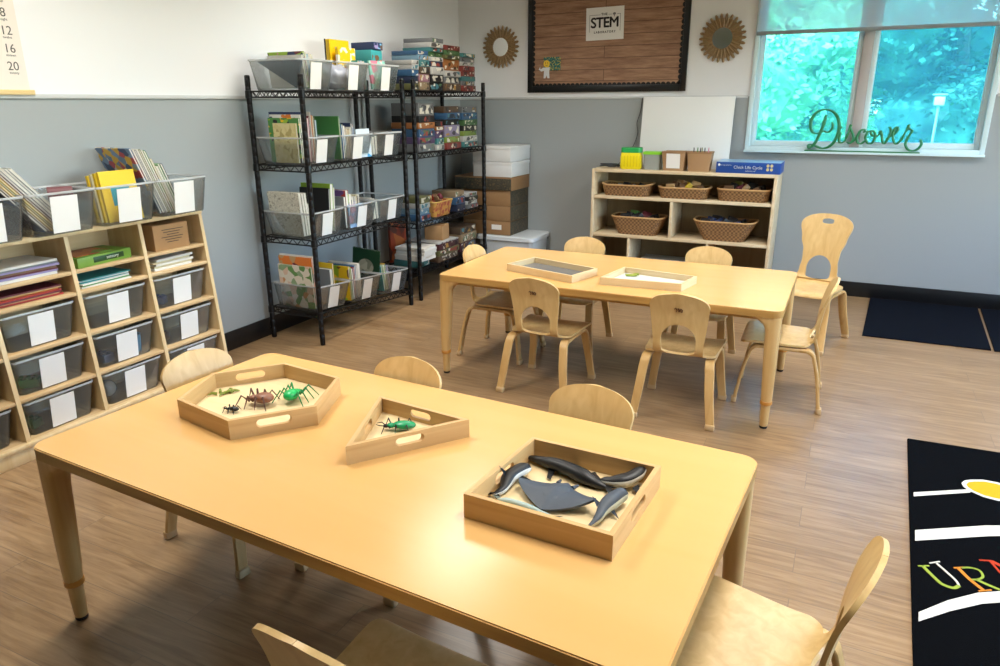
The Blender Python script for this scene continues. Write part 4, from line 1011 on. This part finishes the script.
# ------------------------------------------------------------------ corner pile
wb = empty('storage_tote', (-2.765, 6.04, 0), 0, 'translucent white plastic storage tote on the floor in the corner', 'tote')
M_tote = plain('tote_plastic', '#c9d0d4', .3)
MB().loft([[(px*s, py*s, zz) for px, py in rrect(.56, .42, .05)] for s, zz in ((.88, 0), (.9, .01), (.97, .31))]).build('tote_body', M_tote, wb)
MB().loft([[(px*s, py*s, zz) for px, py in rrect(.58, .44, .05)] for s, zz in ((.98, .30), (1, .305), (1, .335), (.95, .345), (.9, .345))]).build('tote_lid', plain('tote_lid', '#d7dde0', .3), wb)
M_camo = blotch('dark_print', ['#3a3428', '#6a5a3e', '#2c2a24', '#57503a', '#7a684a'], 30, .6, mode='noise')
M_kd = plain('kraft_dark', '#94704a', .7, var=.1, bscale=20)
zz = .347
for i, (h, nm) in enumerate(((.125, 'lowest'), (.135, 'middle'), (.14, 'upper'))):
    bx = empty('cardboard_box', (-2.95, 6.05, zz), 0, 'brown carton with dark printed end, %s of three above the white tote' % nm, 'box', 'brown cartons in the corner')
    b = MB(); b.box((0, 0, h/2), (.48, .40, h-.001), .003)
    for f in b.bm.faces:
        if f.normal.x > .7: f.material_index = 1
    b.build('box_body', [M_kd, M_camo], bx)
    if i == 0: MB().box((.10, -.2006, .07), (.10, .001, .045)).build('shipping_label', M_card, bx, smooth=0)
    zz += h+.001
bx = empty('cardboard_box', (-2.98, 6.035, zz), 0, 'wide flat brown carton between the brown cartons and the white boxes', 'box')
b = MB(); b.box((0, 0, .055), (.57, .40, .11), .003)
for f in b.bm.faces:
    if f.normal.y < -.7: f.material_index = 1
b.build('box_body', [M_kd, M_camo], bx); MB().box((0, 0, .1105), (.575, .405, .012), .002).build('lid_edge', M_kd, bx); zz += .118
M_wbx = plain('white_carton', '#d8d9d8', .6)
for i, nm in enumerate(('lower', 'upper')):
    bx = empty('carton', (-2.885, 6.04, zz), R(-2*i), '%s of the two white cartons topping the corner pile' % nm, 'box', 'white cartons in the corner')
    MB().box((0, 0, .066), (.38, .40, .130), .003).build('box_body', M_wbx, bx)
    MB().box((0, 0, .118), (.386, .406, .028), .002).build('lid', M_wbx, bx); zz += .134

# ------------------------------------------------------------------ things on the back wall
M_wp = plain('plank_paper', '#8a5f40', .7)
def plank_mat():
    m, nt, b = newmat('plank_print'); L = nt.links.new; N = nt.nodes.new
    tc = N('ShaderNodeTexCoord'); sp = N('ShaderNodeSeparateXYZ'); L(tc.outputs['Object'], sp.inputs[0]); cx = N('ShaderNodeCombineXYZ'); L(sp.outputs[0], cx.inputs[0]); L(sp.outputs[2], cx.inputs[1])
    br = N('ShaderNodeTexBrick'); br.inputs['Scale'].default_value = 1; br.inputs['Brick Width'].default_value = 1.7; br.inputs['Row Height'].default_value = .092; br.inputs['Mortar Size'].default_value = .002
    br.inputs['Color1'].default_value = (0, 0, 0, 1); br.inputs['Color2'].default_value = (1, 1, 1, 1); L(cx.outputs[0], br.inputs['Vector'])
    mp = N('ShaderNodeMapping'); mp.inputs['Scale'].default_value = (3, 22, 1); L(cx.outputs[0], mp.inputs[0])
    ad = N('ShaderNodeVectorMath'); ad.operation = 'MULTIPLY_ADD'; ad.inputs[1].default_value = (5, 5, 5); L(br.outputs['Color'], ad.inputs[0]); L(mp.outputs[0], ad.inputs[2])
    n = N('ShaderNodeTexNoise'); n.inputs['Scale'].default_value = 1.3; n.inputs['Detail'].default_value = 8; n.inputs['Roughness'].default_value = .7; L(ad.outputs[0], n.inputs['Vector'])
    cr = N('ShaderNodeValToRGB'); e = cr.color_ramp.elements; e[0].position = .3; e[0].color = (*srgb('#74503b'), 1); e[1].position = .7; e[1].color = (*srgb('#b08b6e'), 1); L(n.outputs[0], cr.inputs[0])
    mx = N('ShaderNodeMixRGB'); mx.inputs[2].default_value = (*srgb('#4a2c1d'), 1); L(br.outputs['Fac'], mx.inputs[0]); L(cr.outputs[0], mx.inputs[1]); L(mx.outputs[0], b.inputs['Base Color']); b.inputs['Roughness'].default_value = .6
    return m
bx0, bx1, bz0, bz1 = -2.722, -1.31, 1.585, 2.74
bb = empty('bulletin_board', (-2.016, YB, bz0), label='bulletin board with wood-plank paper, black frame and scalloped black border', cat='board')
ox = -2.016
MB().span(bx0-ox+.03, bx1-ox-.03, -.012, -.002, .03, bz1-bz0-.03).build('plank_backing', plank_mat(), bb, smooth=0)
b = MB()
for a in ((bx0, bx0+.045, bz0, bz1), (bx1-.045, bx1, bz0, bz1), (bx0+.045, bx1-.045, bz0, bz0+.055), (bx0+.045, bx1-.045, bz1-.055, bz1)): b.span(a[0]-ox, a[1]-ox, -.024, -.001, a[2]-bz0, a[3]-bz0, .003)
b.build('frame', M_black, bb)
# scallops
b = MB(); pit = .042; r_ = .021
def scal(cx, cz):
    b.lathe([(r_, 0), (r_, .003)], (0, 0, 0), 14) if False else None
    b2 = bmesh.new(); bmesh.ops.create_circle(b2, cap_ends=True, segments=14, radius=r_); bmesh.ops.solidify(b2, geom=list(b2.faces), thickness=.003)
    b._merge(b2, Matrix.Translation((cx, -.014, cz)) @ Matrix.Rotation(R(90), 4, 'X'))
xx = bx0+.05
while xx < bx1-.04: scal(xx-ox, .056); scal(xx-ox, bz1-bz0-.056); xx += pit
z_ = .07
while z_ < bz1-bz0-.05: scal(bx0+.048-ox, z_); scal(bx1-.048-ox, z_); z_ += pit
b.build('scalloped_border', M_black, bb, smooth=0)
sg = empty('paper_sign', (-2.02, YB-.016, 2.13), R(0), 'white square paper sign about the laboratory pinned on the plank board', 'sign'); sg.rotation_euler = (0, R(-1), 0)
MB().span(-.165, .165, -.001, .001, -.128, .128).build('sign_paper', plain('sign_white', '#e9e9e6', .6), sg, smooth=0)
lettering('STEM', .112, M_ink, sg, (0, -.002, .005), (R(90), 0, 0), space=.92, fat=.0028)
lettering('THE', .026, M_ink, sg, (-.005, -.002, .072), (R(90), 0, 0), space=1.2, fat=.0007)
lettering('LABORATORY', .0235, M_ink, sg, (0, -.002, -.066), (R(90), 0, 0), space=1.35, fat=.0007)
b = MB()
for a in ((-.135, -.04, .068, .071), (.03, .06, .068, .071), (.105, .135, .068, .071), (-.135, -.132, -.062, .068), (.132, .135, -.062, .068)): b.span(a[0], a[1], -.0018, -.001, a[2], a[3])
b.ball((.082, -.0015, .072), 1, 2, (.014, .001, .010)); b.span(.079, .085, -.002, -.001, .050, .066)
b.build('sign_border', plain('sign_grey', '#77787a', .6), sg, smooth=0)
cu_ = empty('paper_cutout', (-2.54, YB-.018, 1.78), 0, 'yellow-faced paper cut-out figure in white with teal card, low on the plank board', 'decoration')
MB().span(-.03, .13, -.001, .001, -.01, .10).build('teal_card', blotch('teal_card', ['#2c6a63', '#3f7f76', '#c7b24a', '#2c6a63', '#24544f'], 160), cu_, smooth=0)
b2 = MB(); b2.lathe([(.03, 0), (.03, .002)], n=20); b2.xf(Matrix.Translation((0, -.002, .045)) @ Matrix.Rotation(R(90), 4, 'X')); b2.build('face', plain('cut_yellow', '#e8c23a', .6), cu_, smooth=0)
b2 = MB(); 
for x in (-.01, .01): b2.ball((x, -.0045, .052), 1, 1, (.0035, .001, .005))
b2.tube([(-.012, -.0045, .036), (0, -.0045, .030), (.012, -.0045, .036)], .0015, 5); b2.build('face_marks', M_ink, cu_)
MB().prism([(-.028, -.075), (-.01, -.075), (0, -.05), (.01, -.075), (.028, -.075), (.024, -.02), (.03, .015), (-.03, .015), (-.06, .0), (-.062, .022), (-.075, .0), (-.05, -.018), (-.024, -.012)], 0, .002, Matrix.Translation((0, -.001, 0)) @ Matrix.Rotation(R(90), 4, 'X')).build('white_coat', plain('cut_white', '#d8dadb', .6), cu_, smooth=0)
# sunburst mirrors
def petal_mat():
    return wood('petal_wood', '#a88c62', '#7c6142', axis=1, rough=.55, scale=30)
mr = empty('sunburst_mirror', (-2.992, YB-.004, 1.978), label='round sunburst mirror with brown wooden petals, beside the wire rack', cat='mirror', group='sunburst mirrors')
N_ = 26
for layer, (ri, ro, wd, yy) in enumerate(((.085, .182, .0235, -.010), (.078, .152, .0195, -.019))):
    b = MB()
    for k in range(N_):
        a = 2*math.pi*(k+.5*layer)/N_; d = Vector((math.cos(a), 0, math.sin(a))); s = Vector((-math.sin(a), 0, math.cos(a)))
        prof = [(ri, .010), (ri+(ro-ri)*.5, wd*.5), (ri+(ro-ri)*.80, wd*.50), (ri+(ro-ri)*.93, wd*.36), (ro, .003)]
        rings = []
        for rr_, hw_ in prof:
            c = d*rr_+Vector((0, yy, 0)); rings.append([c+s*hw_, c+Vector((0, -.007, 0)), c-s*hw_, c+Vector((0, .002, 0))])
        b.loft(rings)
    b.build('petal_ring', petal_mat(), mr, smooth=0)
b = MB(); b.lathe([(.075, 0), (.098, 0), (.098, .010), (.092, .020), (.084, .018), (.080, .006)], n=40); b.xf(Matrix.Rotation(R(90), 4, 'X')); b.build('mirror_frame', wood('mirror_rim', '#7d6242', '#5a4430', 0), mr)
b = MB(); b.lathe([(.084, .014), (.0845, .016)], n=40); b.xf(Matrix.Rotation(R(90), 4, 'X')); b.build('mirror_glass', plain('mirror_silver', '#d9d6cf', .12, metal=1), mr, smooth=0)
mr2 = dup(mr, (-1.047, YB-.004, 1.978), label='round sunburst mirror with brown wooden petals, between the plank board and window')
# whiteboard behind the low shelf
o = MB().box((0, 0, .285), (.745, .012, .575), .002).build('foam_board', plain('foam_white', '#eceeec', .5), loc=(-1.275, 6.165, .972), rot=(R(-7), 0, 0), label='plain white board leaning on the wall atop the low shelf', cat='board')

# number chart on the left wall
chx = XL+.006
ct = empty('number_chart', (chx, 1.93, 1.56), 0, 'cream hanging number chart with a wooden bottom rail on the white wall', 'chart')
MB().span(-.001, .001, -.25, .243, 0, .62).build('chart_sheet', plain('chart_cream', '#e9e0d6', .6), ct, smooth=0)
for zz in (-.006, .615): MB().box((.004, 0, zz), (.014, .52, .022), .003).build('wooden_rail', wood('rail_wood', '#e6cf9c', '#dcc084', 1), ct)
M_num = plain('chart_ink', '#55534f', .6)
words_ = 'one two three four five six seven eight nine ten eleven twelve thirteen fourteen fifteen sixteen seventeen eighteen nineteen twenty'.split()
for i in range(20):
    rr_, cc = divmod(i, 4); y = .188-.125*(3-cc); zc = .095+.0737*(4-rr_)
    lettering(str(i+1), .052, M_num, ct, (.0012, y, zc+.008), (R(90), 0, R(90)), name='numeral')
    lettering(words_[i], .015, M_num, ct, (.0012, y, zc-.019), (R(90), 0, R(90)), name='numeral_word')

# Discover sign
DISC = {'D1': [(-0.222, 1.4), (-0.228, 1.356), (-0.238, 1.305), (-0.253, 1.252), (-0.269, 1.207), (-0.29, 1.17), (-0.313, 1.154), (-0.319, 1.172), (-0.301, 1.18), (-0.264, 1.167), (-0.22, 1.153), (-0.178, 1.164), (-0.147, 1.195), (-0.126, 1.247), (-0.119, 1.306), (-0.131, 1.364), (-0.161, 1.411), (-0.206, 1.437), (-0.255, 1.437), (-0.294, 1.415), (-0.32, 1.37), (-0.322, 1.319), (-0.303, 1.274), (-0.269, 1.263), (-0.235, 1.278), (-0.224, 1.283)],
 'D2': [(-0.174, 1.349), (-0.166, 1.313), (-0.179, 1.283), (-0.199, 1.272), (-0.224, 1.283)],
 'i': [(-0.104, 1.196), (-0.109, 1.232), (-0.103, 1.274)], 'i2': [(-0.109, 1.232), (-0.104, 1.205), (-0.092, 1.197), (-0.069, 1.207)],
 's': [(-0.069, 1.207), (-0.053, 1.27), (-0.040, 1.330), (-0.043, 1.305), (-0.022, 1.27), (-0.010, 1.227), (-0.029, 1.195), (-0.054, 1.201)],
 'c': [(-0.013, 1.202), (0.013, 1.242), (0.027, 1.282), (0.050, 1.296), (0.062, 1.283), (0.048, 1.276)], 'c2': [(0.030, 1.286), (0.013, 1.242), (0.022, 1.202), (0.047, 1.194), (0.077, 1.221)],
 'o': [(0.108, 1.286), (0.08, 1.276), (0.072, 1.235), (0.091, 1.198), (0.118, 1.198), (0.135, 1.236), (0.126, 1.277), (0.106, 1.286), (0.105, 1.262), (0.134, 1.248), (0.159, 1.258)],
 'v': [(0.159, 1.258), (0.166, 1.287), (0.180, 1.251), (0.188, 1.215), (0.204, 1.197), (0.227, 1.245), (0.234, 1.288), (0.227, 1.309), (0.212, 1.314)],
 'e': [(0.211, 1.223), (0.227, 1.245), (0.255, 1.26), (0.279, 1.296), (0.273, 1.317), (0.257, 1.302), (0.252, 1.26), (0.262, 1.217), (0.283, 1.196), (0.309, 1.225), (0.328, 1.275)],
 'r': [(0.328, 1.275), (0.342, 1.31), (0.346, 1.332), (0.350, 1.305), (0.372, 1.292), (0.36, 1.261), (0.346, 1.225), (0.344, 1.19), (0.365, 1.157), (0.399, 1.148), (0.429, 1.163), (0.446, 1.195), (0.440, 1.222), (0.425, 1.228)]}
ds = empty('word_sign', (.05, YB-.035, 1.138), label='green cursive word sign reading Discover on the window ledge', cat='sign')
M_dg = plain('sign_green', '#1a7a48', .4)
b = MB()
for k_, pts in DISC.items():
    P = catmull([(x-.05, 0, z-1.138) for x, z in pts], 6); n = len(P); wmax = {'D1': .0130, 'r': .010}.get(k_, .0100)
    rad = []
    for i, p in enumerate(P):
        t = (P[min(i+1, n-1)]-P[max(0, i-1)]); down = abs(t.z)/(t.length+1e-9)
        rad.append((.0055+(wmax-.0055)*down)*(1 if 2 < i < n-3 else .7))
    b.tube(P, rad, 8)
b.ball((-.156, 0, .170), .009, 2)
b.build('script_lettering', M_dg, ds)
MB().box((0, .004, -.004), (.79, .03, .008), .002).build('sign_base', M_dg, ds)
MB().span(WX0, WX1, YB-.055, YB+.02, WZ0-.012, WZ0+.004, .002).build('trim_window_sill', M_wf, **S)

# ------------------------------------------------------------------ low shelf with baskets
LX0, LX1, LY0, LY1, LZ = -1.955, -.485, 5.85, 6.245, .972
ls = empty('low_bookshelf', ((LX0+LX1)/2, 6.05, 0), label='low maple shelf unit with wicker baskets against the grey wall', cat='shelf')
def lsb(name, *a, mat=M_low, bev=.003):
    b = MB(); b.span(*a, bev); o = b.build(name, mat, ls); o.location = (-(LX0+LX1)/2, -6.05, 0); return o
lsb('side_panel', LX0, LX0+.025, LY0, LY1, 0, LZ-.0005); lsb('side_panel', LX1-.025, LX1, LY0, LY1, 0, LZ-.0005)
lsb('top_board', LX0+.0255, LX1-.0255, LY0, LY1, LZ-.026, LZ)
M_lb = wood('shelf_back_shaded', '#a08c6c', '#927d5e', axis=2, rough=.6, scale=5)  # darker than the shelf maple: interior shade put into the colour
lsb('back_panel', LX0+.025, LX1-.025, LY1-.012, LY1-.004, .08, LZ-.03, mat=M_lb, bev=0)
for z in (.752, .432, .09): lsb('shelf_board', LX0+.0255, LX1-.0255, LY0+.002, LY1-.013, z-.024, z)
lsb('divider', -1.285, -1.262, LY0+.004, LY1-.013, .4325, .7275); lsb('divider', -1.625, -1.602, LY0+.004, LY1-.013, .0905, .4075); lsb('divider', -.975, -.952, LY0+.004, LY1-.013, .0905, .4075)
lsb('plinth', LX0+.0255, LX1-.0255, LY0+.01, LY0+.03, 0, .066)
def wicker_mat():
    m, nt, b = newmat('wicker'); L = nt.links.new; N = nt.nodes.new
    tc = N('ShaderNodeTexCoord'); wv = N('ShaderNodeTexWave'); wv.bands_direction = 'Z'; wv.inputs['Scale'].default_value = 34; wv.inputs['Distortion'].default_value = 1.2
    vx = N('ShaderNodeTexChecker'); vx.inputs['Scale'].default_value = 62
    vx.inputs[1].default_value = (*srgb('#b08350'), 1); vx.inputs[2].default_value = (*srgb('#7d5730'), 1)
    L(tc.outputs['Object'], wv.inputs['Vector']); L(tc.outputs['Object'], vx.inputs['Vector'])
    mx = N('ShaderNodeMixRGB'); mx.blend_type = 'MULTIPLY'; mx.inputs[0].default_value = .35; L(vx.outputs[0], mx.inputs[1]); L(wv.outputs[0], mx.inputs[2]); L(mx.outputs[0], b.inputs['Base Color'])
    bp = N('ShaderNodeBump'); bp.inputs['Strength'].default_value = .8; bp.inputs['Distance'].default_value = .004; L(wv.outputs[0], bp.inputs['Height']); L(bp.outputs[0], b.inputs['Normal']); b.inputs['Roughness'].default_value = .6
    return m
M_wick = wicker_mat(); M_wrim = plain('wicker_rim', '#c39a66', .5, bump=.6, bscale=60)
def basket(x, z, wt, wb_, Hh, lift, label, y=5.995, d=.25):
    t = empty('wicker_basket', (x, y, z), label=label, cat='basket', group='wicker baskets in the low shelf')
    def ring(w, dd, zz, lf=0): return [(px, py, zz+lf*(abs(px)/(w/2))**3) for px, py in rrect(w, dd, min(dd, w)*.28, 6)]
    b = MB(); b.loft([ring(wb_, d*.82, 0), ring(wb_+.3*(wt-wb_), d*.88, Hh*.3), ring(wb_+.7*(wt-wb_), d*.96, Hh*.7, lift*.5), ring(wt, d, Hh, lift), ring(wt-.014, d-.014, Hh, lift), ring(wb_+.2*(wt-wb_), d*.8, Hh*.25), ring(wb_-.02, d*.75, .008)])
    b.build('basket_body', M_wick, t)
    b = MB(); b.tube([Vector(p) for p in ring(wt-.004, d-.004, Hh+.002, lift)]+[Vector(ring(wt-.004, d-.004, Hh+.002, lift)[0])], .0075, 8, cap=False); b.build('basket_rim', M_wrim, t)
    return t
basket(-1.675, .7525, .42, .37, .082, .016, 'shallow wicker basket at the cable end of the top shelf, low unit')
basket(-1.20, .7525, .41, .37, .082, .004, 'shallow wicker basket in the middle of the top shelf, low unit')
basket(-.735, .7525, .40, .37, .090, .0, 'shallow wicker basket under the blue box, low unit')
basket(-1.565, .4325, .45, .33, .145, .0, 'deep wicker basket in the middle row, beside the divider, low unit')
basket(-.855, .4325, .49, .32, .145, .012, 'widest wicker basket, middle row, window side of the low unit')
def bits(cx, cz, n, cols, name, where, spread=.13, size=.035):
    for i in range(n):
        c = cols[i % len(cols)]; x = cx+spread*(2*(i+.5)/n-1); yy = 5.99+.028*((i*7) % 3-1)
        b = MB(); b.box((0, 0, size*.4), (size*1.3, size, size*.8), .004); b.build(name, colmat(c), loc=(x, yy, cz+.01*(i % 3)), rot=(.2*i, .3*(i % 2), i*1.3), label='%s %s among those in %s' % (c, name.replace('_', ' '), where), cat='toy', group='toys in '+where)
bits(-1.20, .822, 7, ['tan', 'brown', 'tan', 'brown', 'yellow', 'tan', 'brown'], 'wooden_block', 'the middle top basket', size=.055)
bits(-.735, .828, 8, ['brown', 'black', 'olive', 'maroon', 'tan', 'black', 'brown', 'black'], 'toy_block', 'the basket under the blue box', size=.055)
bits(-1.675, .79, 6, ['black', 'grey', 'black', 'black', 'grey', 'black'], 'dark_toy', 'the cable-end top basket', size=.05)
bits(-1.565, .548, 8, ['black', 'black', 'green', 'black', 'black', 'maroon', 'black', 'black'], 'toy_block', 'the deep middle basket', size=.06)
bits(-.855, .548, 9, ['black', 'navy', 'black', 'navy', 'black', 'black', 'navy', 'black', 'brown'], 'toy_car', 'the widest basket', .17, size=.06)
MB().box((0, 0, .05), (.22, .2, .10), .01).build('plastic_tub', plain('drawer_red', '#a8322c', .4), loc=(-.77, 6.0, .0905), label='red plastic tub on the bottom shelf, window end of the low unit', cat='tub')
MB().box((0, 0, .13), (.46, .3, .012), .004).box((0, 0, .065), (.42, .27, .13), .01).build('flat_tub', plain('tub_grey', '#9ea2a2', .4), loc=(-1.30, 6.0, .0905), label='grey flat tub on the bottom shelf, middle of the low unit', cat='tub')
MB().box((0, 0, .05), (.2, .2, .1), .01).build('plastic_tub', plain('tub_maroon', '#5c1f22', .4), loc=(-1.78, 6.0, .0905), label='dark red tub on the bottom shelf, cable end of the low unit', cat='tub')
# on top of it
jr = empty('plastic_jar', (-1.65, 5.96, LZ), R(8), 'bright yellow square jar with a green lid on the low shelf', 'jar')
MB().loft([[(px, py, zz) for px, py in rrect(.175*s, .13*s, .025)] for s, zz in ((.92, 0), (1, .01), (1, .10), (.93, .135), (.9, .14))]).build('jar_body', plain('jar_yellow', '#f3df1d', .3), jr)
b = MB()
for i in range(7): b.span(-.08+.025*i, -.07+.025*i, -.069, -.064, .02, .11, .002)
b.build('jar_ribs', plain('jar_yellow2', '#e6cf12', .3), jr)
MB().loft([[(px, py, zz) for px, py in rrect(.17*s, .125*s, .03)] for s, zz in ((.95, .13), (1, .133), (1, .165), (.96, .172))]).build('jar_lid', plain('lid_green', '#1f9e4d', .35), jr)
tb = empty('lidded_tub', (-1.47, 5.97, LZ), 0, 'see-through tub with lime lid beside the yellow jar', 'tub')
MB().loft([[(px, py, zz) for px, py in rrect(.145*s, .12*s, .02)] for s, zz in ((.92, 0), (1, .125), (.97, .125), (.9, .004))]).build('tub_body', clear('tub_clear', '#b7d0a6', .35, .2), tb)
MB().loft([[(px, py, zz) for px, py in rrect(.155*s, .13*s, .02)] for s, zz in ((1, .122), (1, .140), (.95, .143))]).build('tub_lid', plain('lid_lime', '#8fdc3c', .35), tb)
for i in range(4): MB().box((0, 0, .02), (.05, .045, .04), .006).build('toy_block', colmat(['red', 'green', 'brown', 'green'][i]), loc=(-1.50+.055*(i % 2), 5.965, LZ+.006+.042*(i//2)), rot=(0, 0, .2*i), label='%s toy block inside the lime-lidded tub' % ['red', 'green', 'brown', 'dark green'][i], cat='toy', group='blocks in the lime-lidded tub')
def kraft_bin(x, label, card, rz=0):
    t = empty('kraft_bin', (x, 5.955, LZ), rz, label, 'bin', 'kraft bins on the low shelf')
    MB().loft([[(px, py, zz) for px, py in rrect(.19*s, .16*s, .006, 2)] for s, zz in ((.84, 0), (1, .15), (.97, .15), (.81, .004))]).build('bin_body', plain('kraft_bin', '#ad8862', .7), t)
    MB().loft([[(px, py, zz) for px, py in rrect(.19*s, .16*s, .006, 2)] for s, zz in ((.985, .138), (1.02, .140), (1.02, .151), (.97, .151))], cap=False).build('bin_rim', plain('kraft_rim', '#9c7853', .7), t)
    if card: MB().box((0, -.0765, .078), (.11, .0015, .115), rot=(R(5.5), 'X')).build('label_card', M_card, t, smooth=0)
    return t
kraft_bin(-1.285, 'kraft cardboard bin with a white card, on the low shelf', True, R(-3))
kb_ = kraft_bin(-1.09, 'plain kraft bin holding pens, beside the blue box', False, R(3))
for i in range(6):
    x = -1.09+.02*(i-2.5); MB().tube([(0, 0, 0), (.006*(i % 3-1), .004, .165)], .004, 8).tube([(.006*(i % 3-1), .004, .165), (.0065*(i % 3-1), .004, .178)], [.0042, .002], 8).build('marker_pen', colmat(['black', 'green', 'black', 'olive', 'black', 'pink'][i]), loc=(x, 5.955+.02*(i % 2), LZ+.005), label='%s pen standing in the plain kraft bin' % ['black', 'green', 'black', 'olive', 'black', 'pink'][i], cat='pen', group='pens in the kraft bin')
blb = empty('game_box', (-.712, 6.02, LZ), 0, 'long flat blue life cycle box on the end of the low shelf', 'game box')
MB().box((0, 0, .042), (.475, .29, .084), .002).build('box_body', plain('kit_blue', '#1d4a9c', .4), blb)
MB().box((0, 0, .0845), (.473, .288, .002)).build('lid_sheet', plain('kit_lid', '#9cc8e8', .3), blb, smooth=0)
M_kw = plain('kit_white', '#e8eef4', .5)
lettering('Chick Life Cycle', .032, M_kw, blb, (.0, -.1456, .045), (R(90), 0, 0), fat=.0006); lettering('exploration set', .012, M_kw, blb, (.02, -.1456, .020), (R(90), 0, 0)); lettering('learning resources', .011, M_kw, blb, (-.165, -.1456, .060), (R(90), 0, 0))
b = MB()
for i, (x, z) in enumerate(((.145, .062), (.172, .062), (.145, .034), (.172, .034))): b.ball((x, -.1452, z), 1, 2, (.011, .0012, .012))
b.build('egg_pictures', plain('kit_egg', '#d9c995', .5), blb)
b = MB(); b.ball((-.215, -.1452, .062), 1, 2, (.009, .001, .010)); b.build('logo_mark', M_kw, blb)
# cables
cbm = plain('cable_dark', '#3a4044', .5)
pts = [(math.cos(i*.7)*.07*(1+.3*math.sin(i*1.9)), math.sin(i*.7)*.04, .012+.018*abs(math.sin(i*.45))) for i in range(40)]
MB().tube(catmull(pts, 3), .005, 6).build('power_cable', cbm, loc=(-1.84, 5.98, LZ), label='dark tangled cable bundle at the wall end of the low shelf', cat='cable')
MB().tube(catmull([(-1.665, 6.255, 1.535), (-1.675, 6.25, 1.42), (-1.70, 6.25, 1.33), (-1.69, 6.25, 1.24), (-1.73, 6.24, 1.12), (-1.79, 6.16, 1.02), (-1.81, 6.06, .985)], 6), .0028, 6).build('hanging_cable', cbm, label='thin dark cord hanging down the wall beside the leaning white board', cat='cable')

# ------------------------------------------------------------------ rugs
def carpet(name, c, rough=.95):
    return plain(name, c, rough, bump=1, bscale=300, spec=.04, var=.35)
M_rug = carpet('rug_black', '#07080b'); M_rug2 = carpet('mat_navy', '#12161f')
M_rw = carpet('rug_white', '#e2ddd2'); M_ry = carpet('rug_yellow', '#e0a82c'); M_rg = carpet('rug_green', '#9db04a'); M_ro = carpet('rug_orange', '#d88a3a'); M_rr = carpet('rug_red', '#c0452e')
def flat(poly, z0, z1): return MB().prism(poly, z0, z1)
rg = empty('music_rug', (1.1, 2.4, 0), 0, 'black rug with white staff lines, yellow note and coloured letters', 'rug')
def rp(name, poly, mat, z=.0085):
    flat([(x-1.1, y-2.4) for x, y in poly], .0055, z).build(name, mat, rg, smooth=0)
MB().prism([(x-1.1, y-2.4) for x, y in ((.404, 3.525), (2.4, 3.60), (2.30, 1.15), (.306, 1.15))], .0, .0075).build('rug_pile', M_rug, rg, smooth=0)
b = MB(); b.tube([(x-1.1, y-2.4, .004) for x, y in ((.404, 3.525), (2.4, 3.60), (2.30, 1.15), (.306, 1.15), (.404, 3.525))], .0045, 6); b.build('rug_binding', M_rug, rg)
rp('staff_line', [(.394, 2.955), (.60, 3.085), (.60, 3.112), (.395, 2.989)], M_rw, .0082)
ell = [(.576, 3.153), (.590, 3.183), (.615, 3.203), (.66, 3.224), (.71, 3.222), (.76, 3.20), (.80, 3.16), (.81, 3.11), (.78, 3.075), (.73, 3.058), (.68, 3.058), (.64, 3.066), (.60, 3.095), (.58, 3.125)]
rp('note_outline', ell, M_rw, .0090)
cxe = sum(p[0] for p in ell)/len(ell); cye = sum(p[1] for p in ell)/len(ell)
rp('note_head', [(cxe+(x-cxe)*.84, cye+(y-cye)*.80) for x, y in ell], M_ry, .0096)
rp('staff_line', [(.379, 2.615), (.62, 2.760), (.90, 2.90), (1.3, 3.03), (1.3, 3.08), (.90, 2.965), (.62, 2.835), (.383, 2.690)], M_rw, .0082)
rp('staff_line', [(.361, 2.146), (.45, 2.238), (.546, 2.322), (.66, 2.39), (.9, 2.49), (1.2, 2.58), (1.2, 2.63), (.9, 2.55), (.66, 2.450), (.540, 2.377), (.45, 2.294), (.364, 2.193)], M_rw, .0082)
rp('staff_line', [(.33, 1.72), (.5, 1.86), (.8, 2.03), (1.2, 2.15), (1.2, 2.20), (.8, 2.08), (.5, 1.91), (.33, 1.77)], M_rw, .0082)
def rl(name, strokes, mat, r_=.008):
    b = MB()
    for pts, w_ in strokes:
        P = catmull([(x-1.1, y-2.4, .0065) for x, y in pts], 4)
        b.tube(P, w_, 6)
    for v in b.bm.verts: v.co.z = .006+max(0, min(.0035, (v.co.z-.006)))
    b.build(name, mat, rg)
rl('letter', [([(.392, 2.462), (.428, 2.397), (.446, 2.376), (.473, 2.372), (.490, 2.392)], .0075), ([(.378, 2.453), (.412, 2.470)], .004)], M_rg)
rl('letter', [([(.490, 2.392), (.482, 2.423), (.436, 2.497)], .005), ([(.414, 2.487), (.446, 2.512)], .0035)], M_rw)
rl('letter', [([(.498, 2.500), (.527, 2.444), (.561, 2.397)], .008), ([(.485, 2.492), (.515, 2.510)], .004), ([(.543, 2.387), (.581, 2.411)], .004)], M_ro)
rl('letter', [([(.508, 2.504), (.535, 2.517), (.561, 2.513), (.567, 2.481), (.551, 2.457), (.53, 2.445)], .005), ([(.545, 2.453), (.574, 2.438), (.606, 2.424)], .007)], M_rg)
rl('letter', [([(.568, 2.578), (.606, 2.592)], .004), ([(.602, 2.587), (.625, 2.52), (.65, 2.46)], .005), ([(.606, 2.590), (.66, 2.55), (.70, 2.49)], .010), ([(.70, 2.49), (.69, 2.60), (.68, 2.66)], .006)], M_rr)
# floor mats near the back wall
MB().prism([(.214, 5.15), (.945, 5.158), (1.002, 6.235), (.274, 6.235)], 0, .009).build('floor_mat', M_rug2, smooth=0, label='dark navy floor mat along the back wall, beside the tall chair', cat='mat', group='dark floor mats')
MB().prism([(.962, 5.150), (1.9, 5.16), (1.9, 6.235), (1.020, 6.235)], 0, .009).build('floor_mat', M_rug2, smooth=0, label='second dark floor mat, past the thin gap, by the back wall', cat='mat', group='dark floor mats')
